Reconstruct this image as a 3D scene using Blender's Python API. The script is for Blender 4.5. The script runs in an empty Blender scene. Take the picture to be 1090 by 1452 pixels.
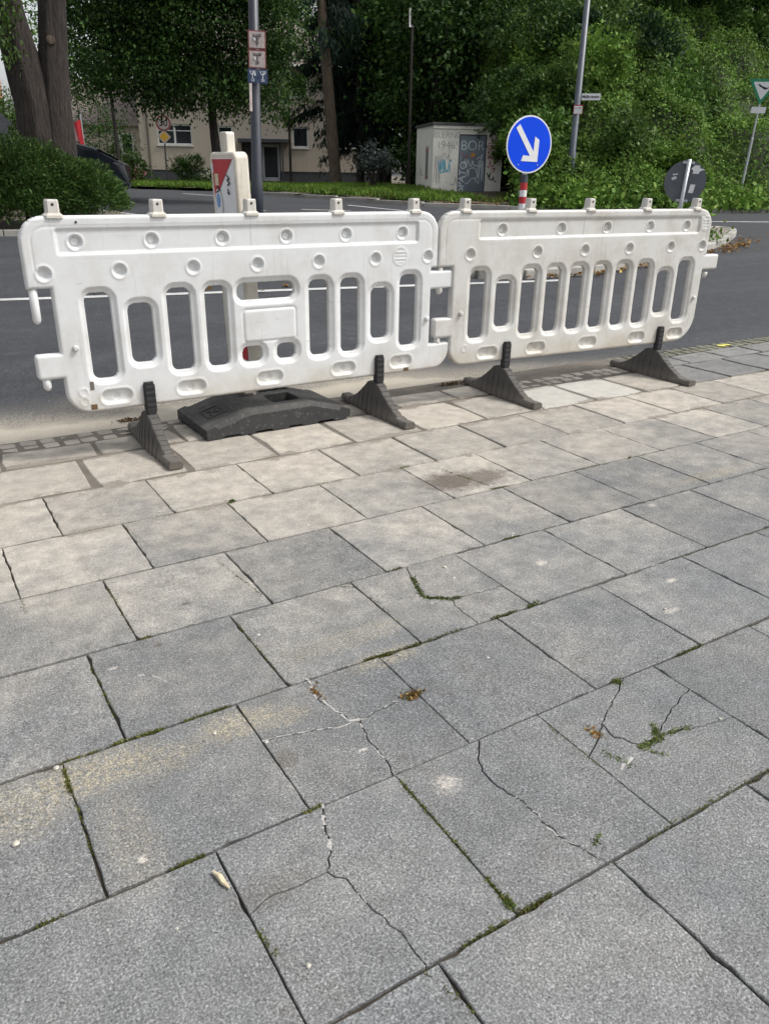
import bpy, math, random
import numpy as np
from mathutils import Vector, Matrix
random.seed(7); rng = np.random.default_rng(7)
R_ = math.radians
scene = bpy.context.scene
col = scene.collection

# ---------------------------------------------------------------- camera
CAMZ = 1.1808
cam = bpy.data.cameras.new('camera'); camo = bpy.data.objects.new('camera', cam); col.objects.link(camo)
cr, cu, cf = Vector((.85275, -.52212, .01415)), Vector((.19611, .34517, .91782)), Vector((.48410, .77990, -.39674))
camo.matrix_world = Matrix(((cr.x, cu.x, -cf.x, 0), (cr.y, cu.y, -cf.y, 0), (cr.z, cu.z, -cf.z, CAMZ), (0, 0, 0, 1)))
cam.sensor_fit = 'VERTICAL'; cam.sensor_height = 36; cam.lens = 1110.86 / 1452 * 36
cam.clip_start = .05; cam.clip_end = 600
scene.camera = camo

# ---------------------------------------------------------------- light: overcast daylight
world = bpy.data.worlds.new('World'); scene.world = world; world.use_nodes = True
wn = world.node_tree; wn.nodes.clear()
sky = wn.nodes.new('ShaderNodeTexSky'); sky.sky_type = 'NISHITA'; sky.sun_disc = False
SUN_EL, SUN_AZ = R_(52), R_(-35)      # azimuth measured from +X towards +Y
sky.sun_elevation = SUN_EL; sky.sun_rotation = math.pi / 2 - SUN_AZ
sky.air_density = 1.0; sky.dust_density = 4.0; sky.ozone_density = 1.0; sky.altitude = 50
hsv = wn.nodes.new('ShaderNodeHueSaturation'); hsv.inputs['Saturation'].default_value = .2
bg = wn.nodes.new('ShaderNodeBackground'); bg.inputs['Strength'].default_value = .13
wo = wn.nodes.new('ShaderNodeOutputWorld')
wn.links.new(sky.outputs[0], hsv.inputs['Color']); wn.links.new(hsv.outputs[0], bg.inputs[0]); wn.links.new(bg.outputs[0], wo.inputs[0])
sun = bpy.data.lights.new('sun', 'SUN'); sun.energy = 1.5; sun.angle = R_(10); sun.color = (1, .965, .91)
suno = bpy.data.objects.new('sun', sun); col.objects.link(suno)
sd = Vector((math.cos(SUN_AZ) * math.cos(SUN_EL), math.sin(SUN_AZ) * math.cos(SUN_EL), math.sin(SUN_EL)))
suno.rotation_euler = sd.to_track_quat('Z', 'Y').to_euler()
vs = scene.view_settings
vs.view_transform = 'Standard'; vs.look = 'None'; vs.gamma = 1; vs.use_curve_mapping = False; vs.exposure = 0.8
scene.display_settings.display_device = 'sRGB'
scene.cycles.max_bounces = 8; scene.cycles.diffuse_bounces = 3

# ---------------------------------------------------------------- helpers: materials
class NT:
    def __init__(s, name):
        s.m = bpy.data.materials.new(name); s.m.use_nodes = True; s.t = s.m.node_tree; s.t.nodes.clear()
        s.out = s.n('ShaderNodeOutputMaterial'); s.b = s.n('ShaderNodeBsdfPrincipled'); s.l(s.b.outputs[0], s.out.inputs[0])
    def n(s, t, **k):
        x = s.t.nodes.new(t)
        for a, v in k.items(): setattr(x, a, v)
        return x
    def l(s, a, b): s.t.links.new(a, b)
    def pos(s):
        return s.n('ShaderNodeNewGeometry').outputs['Position']
    def objc(s): return s.n('ShaderNodeTexCoord').outputs['Object']
    def noise(s, vec, scale, detail=4, rough=.55, out='Fac', stretch=None):
        if stretch:
            mp = s.n('ShaderNodeMapping'); mp.inputs['Scale'].default_value = stretch; s.l(vec, mp.inputs[0]); vec = mp.outputs[0]
        x = s.n('ShaderNodeTexNoise'); x.inputs['Scale'].default_value = scale; x.inputs['Detail'].default_value = detail; x.inputs['Roughness'].default_value = rough
        s.l(vec, x.inputs['Vector']); return x.outputs[out]
    def voro(s, vec, scale, feature='F1', out='Distance'):
        x = s.n('ShaderNodeTexVoronoi'); x.feature = feature; x.inputs['Scale'].default_value = scale; s.l(vec, x.inputs['Vector']); return x.outputs[out]
    def ramp(s, fac, stops, interp='LINEAR'):
        r = s.n('ShaderNodeValToRGB'); r.color_ramp.interpolation = interp
        e = r.color_ramp.elements
        while len(e) < len(stops): e.new(.5)
        for q, (p, c) in zip(e, stops):
            q.position = p; q.color = (c, c, c, 1) if isinstance(c, (int, float)) else (*c, 1)
        s.l(fac, r.inputs[0]); return r.outputs[0]
    def mix(s, fac, a, b, mode='MIX'):
        x = s.n('ShaderNodeMix'); x.data_type = 'RGBA'; x.blend_type = mode
        for i, v in ((0, fac), (6, a), (7, b)):
            if hasattr(v, 'links'): s.l(v, x.inputs[i])
            elif isinstance(v, (int, float)): x.inputs[i].default_value = v if i == 0 else (v, v, v, 1)
            else: x.inputs[i].default_value = (*v, 1)
        return x.outputs[2]
    def math(s, op, a, b=0., c=0., clamp=False):
        x = s.n('ShaderNodeMath'); x.operation = op; x.use_clamp = clamp
        for i, v in ((0, a), (1, b), (2, c)):
            if hasattr(v, 'links'): s.l(v, x.inputs[i])
            else: x.inputs[i].default_value = v
        return x.outputs[0]
    def sep(s, vec):
        x = s.n('ShaderNodeSeparateXYZ'); s.l(vec, x.inputs[0]); return x.outputs
    def smooth(s, v, a, b, o0=0., o1=1.):
        x = s.n('ShaderNodeMapRange'); x.interpolation_type = 'SMOOTHSTEP'
        s.l(v, x.inputs[0]); x.inputs[1].default_value = a; x.inputs[2].default_value = b; x.inputs[3].default_value = o0; x.inputs[4].default_value = o1
        return x.outputs[0]
    def bump(s, h, strength, dist):
        x = s.n('ShaderNodeBump'); x.inputs['Strength'].default_value = strength; x.inputs['Distance'].default_value = dist
        s.l(h, x.inputs['Height']); s.l(x.outputs[0], s.b.inputs['Normal'])
    def color(s, c):
        if hasattr(c, 'links'): s.l(c, s.b.inputs['Base Color'])
        else: s.b.inputs['Base Color'].default_value = (*c, 1)
    def rough(s, r):
        if hasattr(r, 'links'): s.l(r, s.b.inputs['Roughness'])
        else: s.b.inputs['Roughness'].default_value = r
    def set(s, **k):
        for a, v in k.items(): s.b.inputs[a].default_value = v

M = {}
def simple(name, c, rough=.6, var=.12, scale=30, bump=.0, metal=0, spec=.5):
    t = NT(name); p = t.objc()
    n = t.noise(p, scale, 5)
    f = t.ramp(n, [(.3, 1 - var), (.7, 1 + var)])
    t.color(t.mix(1, c, f, 'MULTIPLY')); t.rough(rough); t.set(Metallic=metal); t.b.inputs['Specular IOR Level'].default_value = spec
    if bump: t.bump(t.noise(p, scale * 6, 3), bump, .004)
    M[name] = t.m; return t.m

def leafmat(name, c1, c2, c3=None, rough=.5, trans=.25):
    t = NT(name)
    g = t.n('ShaderNodeNewGeometry'); ri = g.outputs['Random Per Island']
    big = t.noise(g.outputs['Position'], .9, 3)
    a = t.mix(ri, c1, c2)
    if c3: a = t.mix(t.smooth(t.math('FRACT', t.math('MULTIPLY', ri, 7.31)), .86, 1.0), a, c3)
    a = t.mix(1, a, t.ramp(big, [(.3, .60), (.7, 1.40)]), 'MULTIPLY')
    t.color(a); t.rough(rough); t.b.inputs['Specular IOR Level'].default_value = .2
    tr = t.n('ShaderNodeBsdfTranslucent'); t.l(a, tr.inputs[0])
    mx = t.n('ShaderNodeMixShader'); mx.inputs[0].default_value = trans
    t.l(t.b.outputs[0], mx.inputs[1]); t.l(tr.outputs[0], mx.inputs[2]); t.l(mx.outputs[0], t.out.inputs[0])
    M[name] = t.m; return t.m

def spots(t, pos, pts):          # sum of soft noisy blots at ground positions
    tot = None
    nz = t.noise(pos, 28, 3)
    nz = t.math('MULTIPLY', t.math('SUBTRACT', nz, .5), .09)
    for (x, y, rx, ry, k) in pts:
        mp = t.n('ShaderNodeMapping'); mp.vector_type = 'POINT'
        mp.inputs['Location'].default_value = (-x / rx, -y / ry, 0); mp.inputs['Scale'].default_value = (1 / rx, 1 / ry, 0)
        t.l(pos, mp.inputs[0])
        ln = t.n('ShaderNodeVectorMath'); ln.operation = 'LENGTH'; t.l(mp.outputs[0], ln.inputs[0])
        d = t.math('ADD', ln.outputs['Value'], t.math('MULTIPLY', nz, 8.0))
        v = t.math('MULTIPLY', t.smooth(d, 1.0, .35), k)
        tot = v if tot is None else t.math('MAXIMUM', tot, v)
    return tot

def slab_material():
    t = NT('concrete_slab'); p = t.pos(); x, y, z = t.sep(p)
    oi = t.n('ShaderNodeObjectInfo'); rnd = oi.outputs['Random']
    oc = t.sep(oi.outputs['Color'])
    fine = t.noise(p, 225, 3, .8)
    grit = t.voro(p, 230)
    sp = t.ramp(fine, [(.33, .05), (.45, .66), (.54, 1.18), (.65, 3.0)])
    sp2 = t.ramp(t.voro(p, 290, out='Color'), [(.05, .25), (.3, .8), (.75, 1.1), (.97, 2.4)])
    grain = t.mix(.5, sp, sp2)
    big = t.noise(p, 2.6, 5, .6); mid = t.noise(p, 14, 4, .6)
    base = t.mix(t.ramp(big, [(.35, 0.), (.65, 1.)]), (.134, .139, .142), (.172, .173, .170))
    base = t.mix(1, base, t.ramp(oc[2], [(0, .90), (1, 1.10)]), 'MULTIPLY')
    base = t.mix(1, base, t.ramp(mid, [(.25, .80), (.75, 1.16)]), 'MULTIPLY')
    base = t.mix(t.smooth(t.noise(p, 4.2, 6, .75), .55, .72, 0, .4), base, (.115, .105, .092))
    # dried sand and cement film worked into the slabs nearest the road
    edge = t.math('ADD', y, t.math('MULTIPLY', t.math('SUBTRACT', big, .5), 2.1))
    edge = t.math('ADD', edge, t.math('MULTIPLY', t.math('SUBTRACT', mid, .5), .8)); edge = t.math('ADD', edge, t.math('MULTIPLY', t.math('SUBTRACT', oc[2], .5), .40))
    edge = t.math('ADD', edge, t.math('MULTIPLY', t.math('SUBTRACT', t.noise(p, 62, 4, .75), .5), 1.5))
    dust = t.math('POWER', t.smooth(edge, 1.05, 3.45), 1.25)
    dust = t.math('MULTIPLY', dust, oc[0])
    film = t.mix(t.noise(p, 7, 4), (.33, .30, .255), (.42, .385, .335))
    film = t.mix(1, film, t.ramp(oc[2], [(0, .88), (1, 1.08)]), 'MULTIPLY')
    film = t.mix(1, film, t.ramp(mid, [(.28, .80), (.7, 1.12)]), 'MULTIPLY')
    film = t.mix(t.smooth(t.noise(p, 34, 5, .75), .56, .74, 0, .45), film, (.20, .18, .15))
    c = t.mix(1, base, grain, 'MULTIPLY')
    cd = t.mix(1, film, t.mix(.72, grain, (1, 1, 1)), 'MULTIPLY')
    c = t.mix(t.math('MULTIPLY', dust, .93), c, cd)
    white = t.mix(1, (.50, .50, .475), t.mix(.85, grain, (1, 1, 1)), 'MULTIPLY')
    c = t.mix(oc[1], c, white)
    # damp sand that has spilled out of the wide joints near the road
    for yl, wd in ((2.702, .018), (3.102, .035), (3.502, .045)):
        dd = t.math('ABSOLUTE', t.math('SUBTRACT', y, yl))
        dd = t.math('SUBTRACT', dd, t.math('MULTIPLY', t.math('SUBTRACT', t.noise(p, 5.5, 5, .7), .52), .26))
        sp_ = t.math('MULTIPLY', t.math('MULTIPLY', t.smooth(dd, wd, wd * .35), dust), .75)
        c = t.mix(sp_, c, t.mix(1, (.165, .145, .12), t.mix(.6, grain, (1, 1, 1)), 'MULTIPLY'))
    # pale wear patches
    pale = t.smooth(t.noise(p, 5, 6, .7), .58, .78, 0, .38)
    c = t.mix(pale, c, t.mix(1, (.28, .27, .245), grain, 'MULTIPLY'))
    # ochre sand stains, dark spots, paint blots, specks
    oc_ = spots(t, p, [(.17, 1.43, .22, .09, .75), (.30, 1.40, .14, .07, .5), (.50, 1.43, .15, .065, .75), (.60, 1.40, .09, .05, .5), (.03, 1.40, .12, .12, .5), (.94, 1.49, .16, .05, .55), (.98, 1.62, .14, .06, .35), (.85, 1.62, .22, .07, .35), (.19, 1.22, .07, .2, .3), (2.9, 1.97, .3, .06, .5)])
    oc_ = t.math('MULTIPLY', oc_, t.smooth(t.noise(p, 75, 4, .75), .40, .60, .12, .85))
    c = t.mix(oc_, c, t.mix(1, (.34, .295, .205), grain, 'MULTIPLY'))
    dk = spots(t, p, [(.542, 1.262, .035, .045, .55), (1.86, 2.46, .19, .14, .95), (2.0, 2.44, .18, .12, .8), (1.75, 2.5, .1, .1, .35), (.57, 2.03, .018, .012, .9), (.435, 1.85, .02, .014, .8), (.37, .97, .12, .05, .3), (.93, 1.8, .05, .1, .25)])
    c = t.mix(dk, c, t.mix(1, (.105, .09, .075), grain, 'MULTIPLY'))
    wh = spots(t, p, [(.80, 1.026, .034, .027, .7), (.80, 1.02, .05, .045, .3), (.196, 1.151, .012, .012, .9), (1.67, 1.70, .03, .02, .8), (2.39, 1.86, .03, .02, .6), (1.95, 1.40, .03, .015, .8), (1.80, 1.27, .04, .015, .6), (.70, 1.205, .02, .008, .8), (.30, 1.80, .02, .01, .6)])
    wh = t.math('MULTIPLY', wh, t.smooth(t.noise(p, 95, 4, .8), .36, .58, .1, .95))
    c = t.mix(wh, c, t.mix(1, (.52, .48, .43), t.mix(.6, grain, (1, 1, 1)), 'MULTIPLY'))
    sc = t.math('MULTIPLY', t.smooth(t.voro(p, 9.5), .055, .03), t.smooth(t.noise(p, 3.1, 2), .5, .6))
    c = t.mix(t.math('MULTIPLY', sc, .7), c, (.62, .6, .55))
    t.color(c); t.rough(.88); t.b.inputs['Specular IOR Level'].default_value = .3
    h = t.math('ADD', t.math('MULTIPLY', fine, .7), t.math('ADD', t.math('MULTIPLY', grit, .5), t.math('MULTIPLY', mid, 1.2)))
    t.bump(h, .35, .003)
    M['slab'] = t.m
slab_material()

def road_material():
    t = NT('asphalt'); p = t.pos(); x, y, z = t.sep(p)
    fine = t.noise(p, 210, 3, .75); big = t.noise(p, .55, 5, .6); mid = t.noise(p, 9, 5, .65)
    g = t.ramp(t.mix(.5, fine, t.voro(p, 140, out='Color')), [(.25, .5), (.5, .95), (.75, 1.75)])
    base = t.mix(big, (.030, .032, .037), (.045, .047, .052))
    base = t.mix(1, base, t.ramp(mid, [(.3, .82), (.7, 1.18)]), 'MULTIPLY')
    tr_ = t.noise(p, .9, 4, .6, stretch=(.12, 1.6, 1)); base = t.mix(1, base, t.ramp(tr_, [(.32, .78), (.68, 1.22)]), 'MULTIPLY')
    c = t.mix(1, base, g, 'MULTIPLY')
    # pale chips and scratches
    sc = t.smooth(t.voro(p, 9.0), .11, .04)
    c = t.mix(t.math('MULTIPLY', sc, t.smooth(mid, .5, .62, 0, .55)), c, (.22, .22, .22))
    st = t.noise(p, 6, 5, .7, stretch=(.35, 2.2, 1))
    c = t.mix(t.smooth(st, .62, .74, 0, .22), c, (.2, .195, .18))
    # sand swept along the edge of the paving
    d = t.math('ADD', t.math('SUBTRACT', y, t.math('MULTIPLY', t.smooth(x, 2.2, 4.3), -.45)), t.math('MULTIPLY', t.math('SUBTRACT', t.noise(p, 1.3, 4), .5), .5))
    d = t.math('ADD', d, t.math('MULTIPLY', t.math('SUBTRACT', mid, .5), .22))
    solid = t.smooth(d, 4.22, 4.04)
    film = t.smooth(d, 4.75, 4.05)
    grit = t.smooth(t.noise(p, 120, 3, .8), .42, .58)
    film = t.math('MULTIPLY', t.math('POWER', film, 1.4), t.math('ADD', t.math('MULTIPLY', grit, .6), .3))
    sand = t.mix(mid, (.34, .305, .25), (.46, .42, .35))
    sand = t.mix(1, sand, t.ramp(fine, [(.3, .74), (.7, 1.22)]), 'MULTIPLY')
    stones = t.smooth(t.voro(p, 48), .22, .1)
    sand = t.mix(t.math('MULTIPLY', stones, t.smooth(t.noise(p, 11, 3), .5, .6, 0, .5)), sand, (.2, .18, .15))
    far = t.smooth(x, 5.2, 3.6)
    c = t.mix(t.math('MULTIPLY', t.math('MAXIMUM', solid, film), far), c, sand)
    t.color(c); t.rough(.82); t.b.inputs['Specular IOR Level'].default_value = .35
    t.bump(t.math('ADD', t.math('MULTIPLY', fine, 1.), t.math('MULTIPLY', mid, .6)), .5, .004)
    M['road'] = t.m
road_material()

def soil(name, c1, c2, scale=40):
    t = NT(name); p = t.pos(); n = t.noise(p, scale, 6, .7); m = t.noise(p, scale / 12, 4)
    c = t.mix(n, c1, c2); c = t.mix(1, c, t.ramp(m, [(.3, .75), (.7, 1.25)]), 'MULTIPLY')
    t.color(c); t.rough(.95); t.bump(n, .8, .01); M[name] = t.m
soil('joint_soil', (.030, .026, .020), (.075, .062, .045), 60)
soil('sand_bed', (.10, .088, .072), (.165, .145, .12), 60)
soil('verge_soil', (.05, .04, .028), (.13, .11, .075), 9)
soil('lawn_soil', (.03, .05, .014), (.06, .085, .025), 5)
soil('bank_soil', (.018, .03, .01), (.035, .05, .018), 5)
soil('island_paving', (.16, .145, .125), (.24, .215, .18), 30)
soil('kerb_concrete', (.25, .24, .22), (.36, .35, .32), 25)
soil('cobble', (.29, .262, .225), (.39, .355, .31), 40)
soil('mossy_cobble', (.10, .105, .075), (.17, .165, .13), 40)
soil('dirty_white_paint', (.33, .33, .33), (.52, .52, .51), 22)

def plastic(name, tone, dirt, amount):
    t = NT(name); p = t.objc(); x, y, z = t.sep(p)
    n = t.noise(p, 5, 6, .65); f = t.noise(p, 55, 4, .7); sc = t.noise(p, 10, 5, .7, stretch=(.35, 1, 6))
    c = t.mix(t.smooth(n, .38, .72, 0, amount), tone, dirt)
    c = t.mix(t.smooth(sc, .60, .76, 0, amount * .9), c, tuple(v * .62 for v in dirt))
    c = t.mix(t.smooth(f, .66, .76, 0, amount * .8), c, (.30, .27, .22))
    st = t.noise(p, 22, 3, .6, stretch=(2.2, 1, .16))
    c = t.mix(t.smooth(st, .56, .8, 0, amount * .75), c, tuple(v * .7 for v in dirt))
    sf = t.noise(p, 26, 5, .7, stretch=(.22, 1, 2.6))
    c = t.mix(t.math('MULTIPLY', t.smooth(sf, .63, .70, 0, .75), t.smooth(t.noise(p, 3.3, 2), .50, .60)), c, (.20, .18, .15))
    low = t.smooth(z, .36, .17, 0, amount * 1.1)
    c = t.mix(t.math('MULTIPLY', low, t.ramp(n, [(.3, .3), (.7, 1.)])), c, (.42, .37, .29))
    t.color(c); t.rough(t.ramp(n, [(.3, .38), (.7, .56)])); t.b.inputs['Specular IOR Level'].default_value = .45
    t.bump(t.noise(p, 140, 3), .12, .0015)
    M[name] = t.m
plastic('white_plastic', (.60, .61, .615), (.47, .465, .44), .7)
plastic('dirty_plastic', (.56, .555, .535), (.42, .40, .36), .9)
plastic('aged_cream_plastic', (.62, .585, .51), (.45, .39, .31), .7)

def rubber():
    t = NT('recycled_rubber'); p = t.objc(); n = t.noise(p, 9, 5); f = t.noise(p, 160, 3, .8); v = t.voro(p, 90, out='Color')
    c = t.mix(n, (.018, .019, .019), (.040, .039, .038))
    c = t.mix(1, c, t.ramp(f, [(.3, .6), (.7, 1.6)]), 'MULTIPLY')
    c = t.mix(t.smooth(t.sep(v)[0], .86, 1., 0, .45), c, (.13, .13, .125))
    g = t.n('ShaderNodeNewGeometry'); up = t.sep(g.outputs['Normal'])[2]
    c = t.mix(t.math('MULTIPLY', t.smooth(up, .2, .95, 0, .22), t.ramp(n, [(.3, .2), (.7, 1)])), c, (.20, .185, .16))
    t.color(c); t.rough(.8); t.bump(f, .6, .003); M['rubber'] = t.m
rubber()
def footmat():
    t = NT('grey_rubber'); p = t.objc(); n = t.noise(p, 14, 5); f = t.noise(p, 130, 3, .8)
    c = t.mix(n, (.036, .034, .032), (.080, .074, .068)); c = t.mix(1, c, t.ramp(f, [(.3, .7), (.7, 1.4)]), 'MULTIPLY')
    z = t.sep(p)[2]
    c = t.mix(t.smooth(z, .09, .0, 0, .35), c, (.22, .19, .155))
    t.color(c); t.rough(.75); t.bump(f, .5, .002); M['foot_rubber'] = t.m
footmat()
simple('black_rubber', (.012, .012, .013), .6, .25, 60, .2)
simple('lamp_post_paint', (.026, .030, .042), .45, .15, 8)
simple('pole_grey', (.075, .088, .11), .42, .15, 8)
simple('galvanised', (.42, .44, .46), .42, .2, 30, .1, .55)
simple('sign_back', (.085, .097, .115), .5, .14, 6)
simple('sign_blue', (.002, .065, .74), .5, .06, 4, spec=.15)
simple('sign_white', (.72, .73, .74), .4, .06, 12)
simple('sign_red', (.42, .022, .03), .45, .12, 12)
simple('old_sign_red', (.20, .055, .055), .55, .2, 20)
simple('old_sign_white', (.42, .36, .34), .6, .2, 25)
simple('sign_green', (.01, .23, .12), .4, .08, 10)
simple('sign_navy', (.03, .055, .12), .5, .2, 18)
simple('print_black', (.02, .02, .022), .6, .1, 10)
simple('faded_print', (.10, .09, .09), .6, .2, 10)
simple('sign_yellow', (.55, .33, .03), .5, .15, 10)
simple('sticker_white', (.66, .67, .68), .5, .1, 30)
simple('sticker_blue', (.16, .28, .52), .5, .2, 60)
simple('sticker_buff', (.55, .50, .36), .5, .15, 40)
simple('frame_white', (.62, .62, .60), .5, .08, 6)
simple('door_grey', (.16, .20, .235), .5, .2, 3)
simple('house_door_white', (.40, .42, .44), .5, .1, 3)
simple('canopy_dark', (.05, .055, .065), .6, .15, 3)
simple('plinth_dark', (.055, .058, .065), .8, .2, 2)
simple('roof_tile', (.17, .14, .125), .8, .25, 4)
simple('bitumen', (.06, .06, .06), .85, .2, 6)
simple('drain_pipe', (.12, .10, .085), .6, .2, 3)
simple('car_paint', (.012, .016, .022), .22, .1, 2)
simple('tyre', (.015, .015, .015), .8, .2, 20)
simple('alloy', (.35, .36, .37), .35, .1, 20, 0, .8)
simple('car_lamp', (.06, .03, .03), .2, .1, 20)
simple('graffiti_grey', (.20, .19, .195), .7, .3, 8)
simple('graffiti_white', (.62, .66, .70), .7, .15, 8)
simple('graffiti_cyan', (.12, .38, .50), .7, .25, 8)
simple('graffiti_red', (.42, .06, .12), .7, .25, 8)
simple('graffiti_black', (.03, .03, .035), .7, .2, 8)
simple('graffiti_orange', (.55, .24, .04), .7, .2, 8)
simple('pebble', (.40, .38, .33), .8, .3, 60)
simple('chipped', (.34, .33, .315), .9, .35, 120)
simple('dry_twig', (.55, .47, .32), .8, .2, 60)
simple('yellow_paint', (.50, .47, .09), .7, .25, 40)
simple('rust_brown', (.11, .065, .03), .85, .4, 60)
simple('banner_pink', (.55, .28, .30), .7, .2, 4)
simple('flower_white', (.72, .72, .55), .6, .1, 6)
simple('flower_pink', (.55, .14, .24), .6, .2, 6)
simple('curb_roof_red', (.30, .12, .08), .8, .2, 4)
def glass():
    t = NT('window_glass'); t.color((.012, .016, .02)); t.rough(.08); t.b.inputs['Specular IOR Level'].default_value = .5; M['glass'] = t.m
glass()
def render_wall(name, c, c2):
    t = NT(name); p = t.objc(); n = t.noise(p, .8, 6, .6); f = t.noise(p, 14, 5); st = t.noise(p, 3, 5, .6, stretch=(2, 2, .15))
    a = t.mix(n, c, c2); a = t.mix(t.smooth(st, .5, .78, 0, .4), a, tuple(v * .62 for v in c)); a = t.mix(1, a, t.ramp(f, [(.3, .9), (.7, 1.08)]), 'MULTIPLY')
    t.color(a); t.rough(.9); t.bump(t.noise(p, 60, 4), .3, .01); M[name] = t.m
render_wall('house_render', (.42, .37, .30), (.49, .435, .36))
render_wall('hut_concrete', (.72, .695, .63), (.84, .815, .75))
def bark(name, c1, c2, sc=1.):
    t = NT(name); p = t.objc()
    n = t.noise(p, 13 * sc, 6, .75, stretch=(2.4, 2.4, .28)); v = t.noise(p, 30 * sc, 5, .7, stretch=(1.8, 1.8, .4)); b = t.noise(p, 1.2, 3)
    a = t.mix(t.ramp(n, [(.36, 0.), (.62, 1.)]), c1, c2); a = t.mix(1, a, t.ramp(v, [(.3, .7), (.7, 1.25)]), 'MULTIPLY'); a = t.mix(1, a, t.ramp(b, [(.3, .8), (.7, 1.15)]), 'MULTIPLY')
    t.color(a); t.rough(.92); t.bump(t.math('ADD', n, t.math('MULTIPLY', v, .5)), 1., .05); M[name] = t.m
bark('oak_bark', (.009, .007, .006), (.055, .042, .034), 1.1)
bark('pine_bark', (.065, .05, .036), (.16, .12, .085))
bark('dark_bark', (.02, .017, .014), (.05, .042, .034))
leafmat('leaf_dark', (.016, .042, .010), (.042, .088, .017), (.09, .15, .026), .65)
leafmat('leaf_mid', (.040, .098, .018), (.090, .175, .034), (.14, .22, .045), .6)
leafmat('leaf_deep', (.008, .026, .010), (.021, .052, .015), (.045, .085, .022), .65)
leafmat('leaf_light', (.045, .09, .02), (.09, .16, .035), (.14, .20, .05))
leafmat('leaf_ivy', (.062, .135, .019), (.130, .225, .038), (.20, .27, .055), .7)
leafmat('leaf_yew', (.026, .062, .015), (.058, .108, .024), (.11, .15, .034), .6)
leafmat('leaf_spruce', (.007, .020, .013), (.014, .034, .020), None, .6, .1)
leafmat('leaf_grey', (.05, .065, .06), (.10, .12, .11), (.16, .17, .16))
leafmat('grass_blade', (.075, .15, .018), (.15, .25, .04), (.20, .22, .06), .7)
leafmat('moss', (.07, .085, .016), (.14, .15, .035), (.22, .18, .07), .9)
leafmat('weed', (.075, .115, .025), (.14, .175, .05), (.24, .23, .11), .8)
leafmat('dead_leaf', (.13, .065, .022), (.27, .16, .055), (.40, .32, .12), .8)

# ---------------------------------------------------------------- helpers: meshes and tagging
def tag(o, label=None, cat=None, group=None, kind=None):
    if label: o['label'] = label
    if cat: o['category'] = cat
    if group: o['group'] = group
    if kind: o['kind'] = kind
    return o
def link(name, me, mat=None, parent=None, loc=None):
    o = bpy.data.objects.new(name, me); col.objects.link(o)
    if mat is not None and me is not None and len(me.materials) == 0: me.materials.append(mat)
    if parent: o.parent = parent
    if loc is not None: o.location = loc
    return o
def empty(name, loc=(0, 0, 0), rz=0., label=None, cat=None, group=None, tilt=(0, 0)):
    o = bpy.data.objects.new(name, None); col.objects.link(o); o.location = loc; o.rotation_euler = (tilt[0], tilt[1], rz)
    o.empty_display_size = .1
    return tag(o, label, cat, group)
def copy_tree(o, parent=None):
    c = o.copy(); col.objects.link(c); c.parent = parent
    for ch in o.children: copy_tree(ch, c)
    return c
class MB:
    def __init__(s): s.v = []; s.f = []
    def add(s, vs_, fs):
        k = len(s.v); s.v += [tuple(q) for q in vs_]; s.f += [tuple(i + k for i in f) for f in fs]; return s
    def box(s, x0, x1, y0, y1, z0, z1):
        v = [(x, y, z) for z in (z0, z1) for y in (y0, y1) for x in (x0, x1)]
        return s.add(v, [(0, 2, 3, 1), (4, 5, 7, 6), (0, 1, 5, 4), (2, 6, 7, 3), (0, 4, 6, 2), (1, 3, 7, 5)])
    def loft(s, rings, cap=True, closed=True):
        n = len(rings[0]); k = len(s.v); fs = []
        for r in rings: s.v += [tuple(q) for q in r]
        for i in range(len(rings) - 1):
            for j in range(n if closed else n - 1):
                a = k + i * n + j; b = k + i * n + (j + 1) % n; s.f.append((a, b, b + n, a + n))
        if cap:
            s.f.append(tuple(k + j for j in reversed(range(n)))); s.f.append(tuple(k + (len(rings) - 1) * n + j for j in range(n)))
        return s
    def tube(s, pts, rad, n=10, cap=True):
        pts = [Vector(p) for p in pts]; rings = []
        for i, p in enumerate(pts):
            d = (pts[min(i + 1, len(pts) - 1)] - pts[max(i - 1, 0)]).normalized()
            a = d.cross(Vector((0, 0, 1)) if abs(d.z) < .95 else Vector((1, 0, 0))).normalized(); b = d.cross(a)
            r = rad[i] if isinstance(rad, (list, tuple)) else rad
            rings.append([p + (a * math.cos(2 * math.pi * j / n) + b * math.sin(2 * math.pi * j / n)) * r for j in range(n)])
        return s.loft(rings, cap)
    def prism(s, pts, axis, a, b):      # 2-d outline extruded along an axis
        def P(u, w, t): return {'x': (t, u, w), 'y': (u, t, w), 'z': (u, w, t)}[axis]
        n = len(pts); v = [P(u, w, a) for u, w in pts] + [P(u, w, b) for u, w in pts]
        fs = [tuple(reversed(range(n))), tuple(range(n, 2 * n))] + [(i, (i + 1) % n, n + (i + 1) % n, n + i) for i in range(n)]
        return s.add(v, fs)
    def mesh(s, name, smooth=False):
        me = bpy.data.meshes.new(name); me.from_pydata(s.v, [], s.f)
        import bmesh
        bm = bmesh.new(); bm.from_mesh(me); bmesh.ops.recalc_face_normals(bm, faces=bm.faces); bm.to_mesh(me); bm.free()
        if smooth: me.polygons.foreach_set('use_smooth', [True] * len(me.polygons))
        return me
    def build(s, name, mat, parent=None, loc=None, smooth=False, bevel=0, seg=2):
        o = link(name, s.mesh(name, smooth), mat, parent, loc)
        if bevel:
            b = o.modifiers.new('bevel', 'BEVEL'); b.width = bevel; b.segments = seg; b.limit_method = 'ANGLE'; b.angle_limit = R_(35)
        return o
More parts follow.
